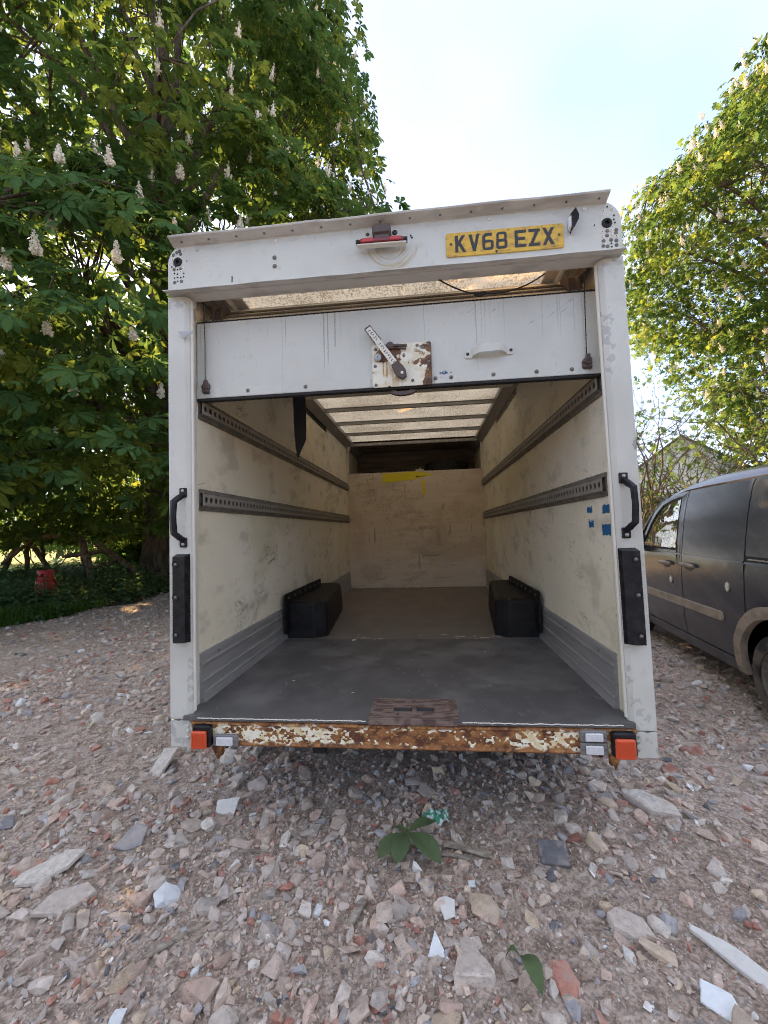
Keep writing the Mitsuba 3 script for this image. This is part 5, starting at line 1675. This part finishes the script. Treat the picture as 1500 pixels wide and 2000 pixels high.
def sprout(p, d, ln_, rad, depth):
    n_ = 6
    q_ = [p]
    for _ in range(n_):
        d = unit(d + r.normal(0, .17, 3) + np.array([0, 0, .05]))
        q_.append(q_[-1] + d * ln_ / n_)
    tw.append(tube(np.array(q_), np.linspace(rad, rad * .6, n_ + 1), 5 if depth < 2 else 3, False))
    if depth >= 4:
        tips.append((q_[-1], d))
        return
    for k in range(2 if depth else 3):
        j_ = r.integers(2, n_ + 1)
        a_ = unit(d + r.normal(0, .55, 3))
        sprout(q_[j_] if k else q_[-1], a_, ln_ * r.uniform(.55, .8), rad * .58, depth + 1)
    if depth >= 2:
        tips.append((q_[-1], d))


for k in range(28):
    x0, y0 = 6.9 + r.uniform(-2.1, 2.0), 10.2 + r.uniform(-1, 1)
    sprout(np.array([x0, y0, -.05]), unit(np.array([r.normal(0, .35), r.normal(0, .3), 1.0])), r.uniform(1.7, 2.6), .045, 0)
put(TW + '__branchwork', cat(tw), 'mat_bark', smooth=True, kind='stuff')
tp_ = np.array([t[0] for t in tips])
td_ = np.array([t[1] for t in tips])
tp_, td_ = tp_[::2], td_[::2]
pos = np.repeat(tp_, 3, 0) + r.normal(0, .10, (len(tp_) * 3, 3))
v, f, u = leaf_cloud(COARSE, pos, np.repeat(td_, 3, 0) + r.normal(0, .7, (len(pos), 3)), r.normal(0, .5, (len(pos), 3)) + [0, 0, 1], .16 * r.uniform(.6, 1.3, len(pos)), r)
put(TW + '__foliage', (v, f), 'mat_far_leaf', uv=u, kind='stuff')
for k, (x, y, w, h, lab) in enumerate(((12.6, 18.0, 4.0, 2.9, 'yellow-green shrub under the low boughs of the sunlit chestnut'), (16.0, 15.5, 5.0, 4.6, 'dense shrub in the shade below the sunlit chestnut'),
                                       (8.8, 13.8, 3.6, 2.7, 'low green shrub beyond the bonnet of the grey panel van'), (7.5, 22.0, 4.0, 3.4, 'pale shrub far behind the twiggy thicket'), (13.4, 13.0, 4.2, 7.4, 'tall dark shrub at the right edge behind the grey van'))):
    bush('shrub', lab, 'shrub', x, y, w, h, 1600, .32, 'mat_far_leaf', 90 + k)
bush('far_tree', 'small treetop peeping over the roof lip of the box van', 'tree', -2.6, 27.0, 5.0, 21.6, 1500, .42, 'mat_far_leaf', 120, stems=3)

for k, (x, y, w, h) in enumerate(((-13, -17, 9.5, 5.2), (-4.5, -16, 9.5, 4.8), (4.0, -17, 9.5, 5.4), (12.5, -16, 9.5, 5.6))):  # bushes added out of view, they cut low sky light under the van
    bush('hedgerow', ('far left', 'left', 'right', 'far right')[k] + ' part of an unseen row of bushes added to cut light under the van', 'hedge', x, y, w, h, 2200, .80, 'mat_leaf', 140 + k)

HS = thing('white_house', 'white rendered gable with a dark verge half hidden behind the thicket', 'house')
gab = Polygon([(11.6, 0), (11.6, 3.8), (15.2, 6.45), (18.8, 3.8), (18.8, 0)])
HOUSE_TURN = lambda ms: rot(ms, -30, [0, 0, 1], [15.2, 24.0, 0])  # noqa: E731
put(HS + '__wall', HOUSE_TURN(ext_y(gab, 24.0, 34.0)), 'mat_render')
for s in (-1, 1):
    q_ = Polygon([(15.2, 6.48), (15.2, 6.60), (15.2 + s * 3.8, 3.80), (15.2 + s * 3.8, 3.68)])
    put(HS + '__roof', HOUSE_TURN(ext_y(q_, 23.85, 34.2)), 'mat_roof_tile')

# ------------------------------------------------------------------ the verge: timber frame, pallet, gas bottle, weeds


def pole(a, b, r0, r1=None, n=7, seed=0):
    r_ = np.random.default_rng(seed)
    a, b = np.array(a, float), np.array(b, float)
    t = np.linspace(0, 1, n)[:, None]
    p = a * (1 - t) + b * t
    p[1:-1] += r_.normal(0, .012, (n - 2, 3))
    return tube(p, np.linspace(r0, r1 or r0 * .9, n), 8)


FRAME_POLES = [
    ('post', (-9.05, 8.4, 1.5), (-8.16, 7.9, -0.0), 0.085),
    ('beam', (-8.68, 8.4, 1.42), (-7.56, 9.3, 0.06), 0.085),
    ('brace', (-8.56, 8.15, 0.7), (-8.2, 8.8, 0.9), 0.045),
    ('post', (-9.44, 8.9, 1.14), (-9.34, 8.9, -0.06), 0.07),
    ('beam', (-10.34, 9.3, 0.98), (-9.13, 9.3, 1.11), 0.07),
    ('post', (-12.84, 10.3, 1.63), (-13.6, 10.3, 0.28), 0.085),
    ('post', (-12.65, 10.4, 1.4), (-11.82, 10.4, 0.35), 0.08),
    ('post', (-12.97, 10.6, 1.58), (-12.95, 10.6, 0.11), 0.075),
    ('top_beam', (-12.8, 10.3, 1.56), (-9.19, 8.4, 1.6), 0.075),
    ('rail', (-13.94, 10.6, 0.35), (-12.27, 10.6, 0.57), 0.06),
    ('brace', (-13.37, 10.15, 0.76), (-12.1, 10.15, 1.64), 0.055),
    ('post', (-12.59, 10.8, 1.56), (-12.59, 10.8, 0.71), 0.06),
]
PALLET = (-10.25, 8.6)
BOTTLE = (-7.9, 6.2)
FR = thing('timber_frame', 'weathered frame of leaning timber poles standing in the weeds under the chestnut', 'frame')
for nm, a, b, r0 in FRAME_POLES:
    put(FR + '__' + nm, pole(a, b, r0, seed=int(abs(a[0] * 100))), 'mat_timber', smooth=True)
PA = thing('slatted_pallet', 'grey slatted pallet leaning among the weeds behind the timber poles', 'pallet')
for k in range(7):
    c_ = np.array([PALLET[0] + .13 * k, PALLET[1] + .02 * k, 0])
    a_, b_ = c_ + [-.18, 0, .12], c_ + [.22, .25, .72]
    ms = cbox(-.035, .035, -.009, .009, 0, np.linalg.norm(b_ - a_), .003)
    ms.apply_transform(trimesh.geometry.align_vectors([0, 0, 1], unit(b_ - a_)))
    ms.apply_translation(a_)
    put(PA + '__slat', ms, 'mat_pale_timber')
for f_ in (.25, .8):
    put(PA + '__rail', pole(np.array([PALLET[0] - .18 + .4 * f_, PALLET[1] + .25 * f_ + .04, .12 + .6 * f_]), np.array([PALLET[0] - .18 + .4 * f_ + .85, PALLET[1] + .25 * f_ + .16, .12 + .6 * f_]), .03), 'mat_timber')
GB = thing('gas_bottle', 'red gas bottle with a holed collar half sunk in the weeds', 'gas bottle')
gx_, gy_ = BOTTLE
b_ = rev([(0, .02), (.15, .02), (.176, .07), (.18, .12), (.18, .46), (.17, .52), (.13, .57), (.06, .595), (0, .597)], 28)
b_.apply_translation([gx_, gy_, .08])
put(GB + '__body', b_, 'mat_red_steel', smooth=40)
col = []
ang = np.linspace(0, 2 * math.pi, 33)
sheet = sbox(0, 0, 2 * math.pi * .145, .21)
for c0 in (.10, .23, .45, .68):
    sheet = sheet.difference(affinity.scale(Point(c0, .11).buffer(.036), 1.3, 1.0))
tv, tf = trimesh.creation.triangulate_polygon(sheet, engine='earcut')
t3, tf = trimesh.remesh.subdivide_to_size(np.c_[tv, 0 * tv[:, 0]], tf, .08)
aa = t3[:, 0] / .145 - 2.75
put(GB + '__collar', (np.stack([gx_ + .145 * np.cos(aa), gy_ + .145 * np.sin(aa), .625 + t3[:, 1]], 1), tf), 'mat_red_steel', smooth=True)
vv = rev([(0, .59), (.035, .59), (.035, .65), (.022, .66), (.022, .70), (0, .70)], 12)
vv.apply_translation([gx_, gy_, .08])
put(GB + '__valve', vv, 'mat_zinc', smooth=40)

r = np.random.default_rng(33)
LEAFLET = (np.array([(0, 0, 0), (.35, -.24, .03), (.35, .24, .03), (.7, -.16, -.06), (.7, .16, -.06), (1, 0, -.22)]), np.array([(0, 1, 2), (1, 3, 4), (1, 4, 2), (3, 5, 4)]), np.zeros((6, 2)))


def weeds(n, xr, yr, hr, lr, mat, seed, dens=None):
    r = np.random.default_rng(seed)
    P_, A_, N_, S_, ST = [], [], [], [], []
    k = 0
    while k < n:
        x, y = r.uniform(*xr), r.uniform(*yr)
        e = float(verge_edge(y))
        if x > e - .05 + r.normal(0, .09) or (dens is not None and r.random() > dens(x, y)):
            k += 1 if dens is not None and r.random() < .02 else 0
            continue
        k += 1
        h_ = r.uniform(*hr) * (.55 + .45 * min(1, (e - x) / .8))
        ln_ = r.normal(0, .16, 2)
        base = np.array([x, y, .02])
        tip = base + [ln_[0] * h_, ln_[1] * h_, h_]
        ST.append(tube([base, base * .5 + tip * .5 + [0, 0, .03], tip], [.005, .004, .002], 3, False))
        m_ = int(6 + h_ * 16)
        for q_ in range(m_):
            t = .18 + .82 * q_ / m_
            a_ = q_ * 1.57 + r.normal(0, .35)
            P_.append(base * (1 - t) + tip * t)
            A_.append((math.cos(a_), math.sin(a_), .15 - .5 * r.random()))
            N_.append((r.normal(0, .3), r.normal(0, .3), 1))
            S_.append(r.uniform(*lr) * (1.15 - .65 * t))
    v, f, u = leaf_cloud([LEAFLET], np.array(P_), np.array(A_), np.array(N_), np.array(S_), r)
    return v, f, u, ST


v, f, u, ST = weeds(2300, (-13.5, -6.3), (4.0, 11.5), (.25, .80), (.12, .23), 'mat_nettle', 3)
scene['nettle_bed__foliage'] = mikit.ply((v, f), 'mat_nettle', uv=u)
scene['nettle_bed__stem'] = mikit.ply(cat(ST), 'mat_nettle', uv=np.zeros((sum(len(q_.vertices) for q_ in ST), 2)))
labels['nettle_bed'] = {'label': 'dark bed of nettles and ground cover along the edge of the rubble', 'category': 'weeds', 'kind': 'stuff'}
n = 9000
gy_ = r.uniform(3.2, 6.4, n)
gxx = verge_edge(gy_) - np.abs(r.normal(0, .55, n)) + .03
pos = np.stack([gxx, gy_, np.full(n, .015)], 1)
hh = r.uniform(.10, .42, n) * np.clip(1.25 - (gy_ - 3.2) / 4.5, .35, 1)
an = r.uniform(0, 6.28, n)
BL = (np.array([(0, -.02, 0), (0, .02, 0), (.12, -.014, .55), (.12, .014, .55), (.38, 0, .95)]), np.array([(0, 1, 3), (0, 3, 2), (2, 3, 4)]), np.zeros((5, 2)))
ax_ = np.stack([np.cos(an), np.sin(an), r.normal(0, .15, n)], 1)
v, f, u = leaf_cloud([BL], pos, ax_, np.tile([0, 0, 1.0], (n, 1)), hh, r)
put('long_grass', (v, f), 'mat_grass', uv=u, kind='stuff', label='bright tuft of long grass at the left edge of the rubble')

# ------------------------------------------------------------------ single things lying on the rubble


def slab(pts, thick, x, y, yaw=0, tilt=(0, 0), lift=.0, bev=.003, seed=1):
    """A broken flat piece: its outline, thickness and lie."""
    po = Polygon(pts)
    c_ = np.array(po.exterior.coords)[:-1]
    in_ = np.array(po.buffer(-bev, join_style=2).exterior.coords)[:-1]
    r_ = np.random.default_rng(seed)
    v = np.vstack([np.c_[c_, np.zeros(len(c_))], np.c_[c_, np.full(len(c_), thick - bev)], np.c_[in_, np.full(len(in_), thick)]])
    h = trimesh.convex.convex_hull(v)
    h = h.subdivide().subdivide()
    q_ = np.array(h.vertices)
    q_ += (meshkit.fbm(q_ * 40 + seed, 3, seed)[:, None] - .5) * .006
    h = trimesh.Trimesh(q_, h.faces, process=False)
    h.apply_transform(trimesh.transformations.euler_matrix(math.radians(tilt[0]), math.radians(tilt[1]), math.radians(yaw)))
    h.apply_translation([x, y, float(gz(x, y)) + lift])
    return h


def tone(i, t=.5):
    return lambda h: np.tile([(i + .5) / 12, t], (len(h.vertices), 1))


for key, label, c_, h, tn in (
        ('stone_slab', 'large flat grey slab lying at the left of the rubble', 'slab', slab([(-.075, -.07), (-.095, -.02), (.04, .085), (.12, .08), (.10, .0), (.02, -.07)], .016, -1.53, -.18, 8, (6, -4), .012, seed=2), (6, .55)),
        ('stone_slab', 'smaller grey slab just below the large flat slab on the left', 'slab', slab([(-.10, -.05), (-.06, .03), (.05, .06), (.10, .02), (.02, -.06)], .022, -1.31, -.31, 15, (10, 5), .01, seed=3), (0, .6)),
        ('ribbed_tile', 'ribbed piece of grey tile standing tilted at the left', 'tile', slab([(-.055, -.09), (-.05, .09), (.06, .10), (.05, -.08)], .016, -1.53, .62, -14, (34, -8), .03, seed=4), (6, .4)),
        ('white_tile', 'square-cut white tile piece leaning left of the shadow under the van', 'tile', slab([(-.055, -.035), (-.065, .04), (.055, .045), (.045, -.04)], .008, -.93, .27, 5, (30, -6), .02, seed=5), (8, .6)),
        ('wedge_stone', 'pale wedge-shaped stone block near the bottom centre', 'stone', slab([(-.062, -.055), (-.02, .085), (.005, .09), (.070, -.04), (.055, -.06)], .052, .255, -.44, 4, (-6, 0), -.01, .006, seed=6), (0, .75)),
        ('tile_shard', 'pointed bluish-white tile shard lying beside the wedge-shaped stone', 'shard', slab([(-.036, -.03), (-.004, .05), (.034, -.035)], .006, .148, -.385, 6, (10, 4), .012, seed=7), (10, .75)),
        ('tile_shard', 'five-sided white tile shard above the pointed one', 'shard', slab([(-.034, .02), (.0, .035), (.034, .02), (.030, -.035), (-.012, -.05)], .007, .185, -.225, 4, (12, 2), .012, seed=8), (8, .6)),
        ('tile_shard', 'white cut corner of tile near the lower right edge of the picture', 'shard', slab([(-.05, -.03), (-.045, .035), (.03, .03), (.055, -.01), (.03, -.045)], .007, .985, -.48, -25, (14, 4), .014, seed=9), (10, .6)),
        ('tile_shard', 'small pale green square of tile right of the green leaf', 'shard', slab([(-.014, -.014), (-.014, .014), (.014, .014), (.014, -.014)], .006, .292, -.105, 3, (6, 2), .012, seed=10), (10, .2)),
        ('dark_block', 'dark blue-black glazed brick end lying right of the leaf', 'brick', slab([(-.058, -.045), (-.062, .05), (.055, .052), (.060, -.045)], .045, .665, .065, -8, (24, -4), -.004, .004, seed=11), (9, .5)),
        ('brick_lump', 'worn pinkish-red brick lump near the bottom right', 'brick', slab([(-.045, .01), (-.025, .055), (.028, .05), (.045, -.015), (.01, -.06), (-.03, -.05)], .04, .545, -.44, 10, (4, 4), -.015, .012, seed=12), (4, .95)),
        ('stone_slab', 'grey angular slab in the lower right rubble', 'slab', slab([(-.07, .022), (-.03, .055), (.05, .033), (.078, -.033), (.02, -.052), (-.06, -.025)], .035, .835, -.245, -8, (6, 5), -.008, .006, seed=13), (0, .65)),
        ('plaster_strip', 'long white-painted plaster strip at the right edge of the rubble', 'plaster', slab([(-.025, -.13), (-.03, .12), (-.015, .13), (.03, .01), (.035, -.13)], .018, 1.13, -.33, 34, (8, -12), .012, .004, seed=14), (8, .35)),
        ('stone_slab', 'buff slab at the right of the rubble near the grey van', 'slab', slab([(-.12, .02), (-.05, .07), (.10, .03), (.13, -.04), (.0, -.06)], .04, 1.24, .42, -22, (8, 3), -.005, .006, seed=15), (6, .5)),
        ('mossy_stone', 'yellow-brown stone beside a red brick chip right of the leaf', 'stone', slab([(-.045, .0), (-.02, .035), (.03, .03), (.05, -.01), (.01, -.035)], .04, 1.03, .42, -20, (4, 4), -.006, .01, seed=16), (7, .6)),
        ('roof_slate', 'dark slate sliver lying in the left rubble', 'slate', slab([(-.06, -.05), (-.01, .06), (.05, .045), (.06, -.03), (.0, -.06)], .012, -1.28, .02, 10, (28, 10), .02, seed=17), (5, .3))):
    i_, t_ = tn
    ky = numbered(key)
    put(ky, h, 'mat_stone', uv=tone(i_, t_)(h), label=label, category=c_)


def lath(a, b, w_, t_, key, label, mat='mat_pale_timber'):
    a, b = np.array(a, float), np.array(b, float)
    L_ = np.linalg.norm(b - a)
    n_ = 9
    rows_ = []
    d_ = (b - a) / L_
    s_ = unit(np.cross(d_, [0, 0, 1]))
    u_ = np.cross(s_, d_)
    rr = np.random.default_rng(int(L_ * 1e4))
    for t in np.linspace(0, 1, n_):
        c_ = a + (b - a) * t + u_ * .004 * math.sin(t * 5)
        w2 = w_ / 2 * (1 + rr.normal(0, .06)) * (1 if .02 < t < .98 else .8)
        rows_.append([c_ - s_ * w2 - u_ * t_ / 2, c_ - s_ * w2 + u_ * t_ / 2, c_ + s_ * w2 + u_ * t_ / 2, c_ + s_ * w2 - u_ * t_ / 2])
    put(key, loft(rows_), mat, label=label, category='lath')


lath((.185, .075, .035), (.40, .035, .025), .024, .010, 'wooden_lath', 'split grey-brown lath lying right of the green leaf')
lath((.17, .035, .022), (.30, .022, .020), .016, .008, 'wooden_lath', 'shorter lath end below the split one beside the leaf')
lath((-.85, -.50, .028), (-.60, -.27, .030), .016, .010, 'wooden_lath', 'long thin lath pointing up to the right in the lower left rubble')
lath((-.165, -.325, .030), (-.125, -.215, .034), .026, .012, 'wooden_lath', 'short square-cut wood offcut below the green leaf')
lath((-.74, -.02, .028), (-.58, .0, .026), .010, .006, 'wooden_lath', 'thin dark twig-like lath left of the leaf')
fb = rough_stone(901, .085, .075, .05, 3, .25, 20)
fl = trimesh.Trimesh(fb[0] + [-.105, .075, .03], fb[1], process=False)
CL = put('matted_clump', fl, 'mat_pale_timber', label='matted brown fibrous clump with a grey stone beside the green leaf', category='clump')
fib = []
for k in range(160):
    i_ = rng.integers(0, len(fl.vertices))
    p_ = np.array(fl.vertices[i_])
    d_ = unit(p_ - [-.105, .075, .03] + rng.normal(0, .03, 3))
    fib.append(tube([p_, p_ + d_ * .014 + rng.normal(0, .004, 3), p_ + d_ * .022 + rng.normal(0, .008, 3) - [0, 0, .006]], [.0012, .001, .0006], 3, False))
put(CL + '__fibre', cat(fib), 'mat_timber', kind='stuff')
put(CL + '__cap_stone', (lambda q_: (q_[0] + [-.095, .080, .060], q_[1]))(rough_stone(905, .075, .06, .02, 2, .1, 12)), 'mat_stone', uv=np.tile([5.5 / 12, .5], (len(rough_stone(905, .075, .06, .02, 2, .1, 12)[0]), 1)))
# crushed green and silver wrapper
rows_ = []
for i_ in range(10):
    t = i_ / 9 * 2 - 1
    rows_.append([(.155 + .062 * t + .006 * math.sin(i_ * 2.1), .245 + (.05 * q_ / 7 - .02) + .006 * math.cos(i_ * 1.7 + q_), float(gz(.155, .25)) + .022 + .034 * max(0, q_ / 7 - .25 * abs(t)) * (1 - .5 * t * t) + .012 * math.sin(i_ * 1.9 + q_ * 1.3) + .02 * (t > .6)) for q_ in range(8)])
put('crushed_wrapper', loft(rows_, close=False), 'mat_foil', smooth=30, label='crushed green and silver wrapper lying behind the fallen leaf', category='wrapper')
lx, ly = .02, .085


def fallen_leaf(key, label, leaflets, x, y, z, L0, seed=0):
    r_ = np.random.default_rng(seed)
    k_ = thing(key, label, 'leaf')
    for q_, (ang, ln_, lift, sag) in enumerate(leaflets):
        ns, nw = 14, 9
        rows_ = []
        uv = []
        for i_ in range(ns):
            t = i_ / (ns - 1)
            wd = L0 * ln_ * .215 * (max(0, math.sin(math.pi * min(1, t ** 1.35))) ** .8 + .015)
            row = []
            for j_ in range(nw):
                s_ = j_ / (nw - 1) * 2 - 1
                ser = 1 + (.035 if i_ % 2 else -.02) * (abs(s_) > .95)
                xx, yy = L0 * ln_ * t, s_ * wd * ser
                zz = lift * math.sin(t * 2.6) - sag * t * t + .16 * abs(yy) * (1 - .3 * t) + .0022 * math.sin(t * 42 - abs(s_) * 7) * (1 - abs(s_) * .5)
                c_, sn = math.cos(math.radians(ang)), math.sin(math.radians(ang))
                row.append((x + xx * c_ - yy * sn, y + xx * sn + yy * c_, z + zz))
                uv.append((t, s_))
            rows_.append(row)
        ms = loft(rows_, close=False)
        put(k_ + '__leaflet', ms, 'mat_fallen_leaf', smooth=True, uv=np.array(uv))
    return k_


gl = float(gz(.02, .1))
FLf = fallen_leaf('fallen_leaf', 'fallen green chestnut leaf with five leaflets spread on the rubble in the middle', [(-101, .78, .02, .015), (-128, .80, .018, .02), (-48, .95, .03, .02), (28, .62, .02, .0), (146, .30, .01, .01)], lx, ly, gl + .055, .235, 3)
put(FLf + '__stalk', tube([(lx, ly, gl + .057), (lx + .004, ly + .03, gl + .075), (lx + .002, ly + .055, gl + .07)], [.0022, .002, .0018], 6), 'mat_grass', uv=np.zeros((20, 2)))
fallen_leaf('fallen_leaf', 'curled green leaflet standing up at the bottom right of the picture', [(-72, .75, .055, .02), (160, .30, .03, .05)], .415, -.425, float(gz(.41, -.45)) + .050, .17, 5)
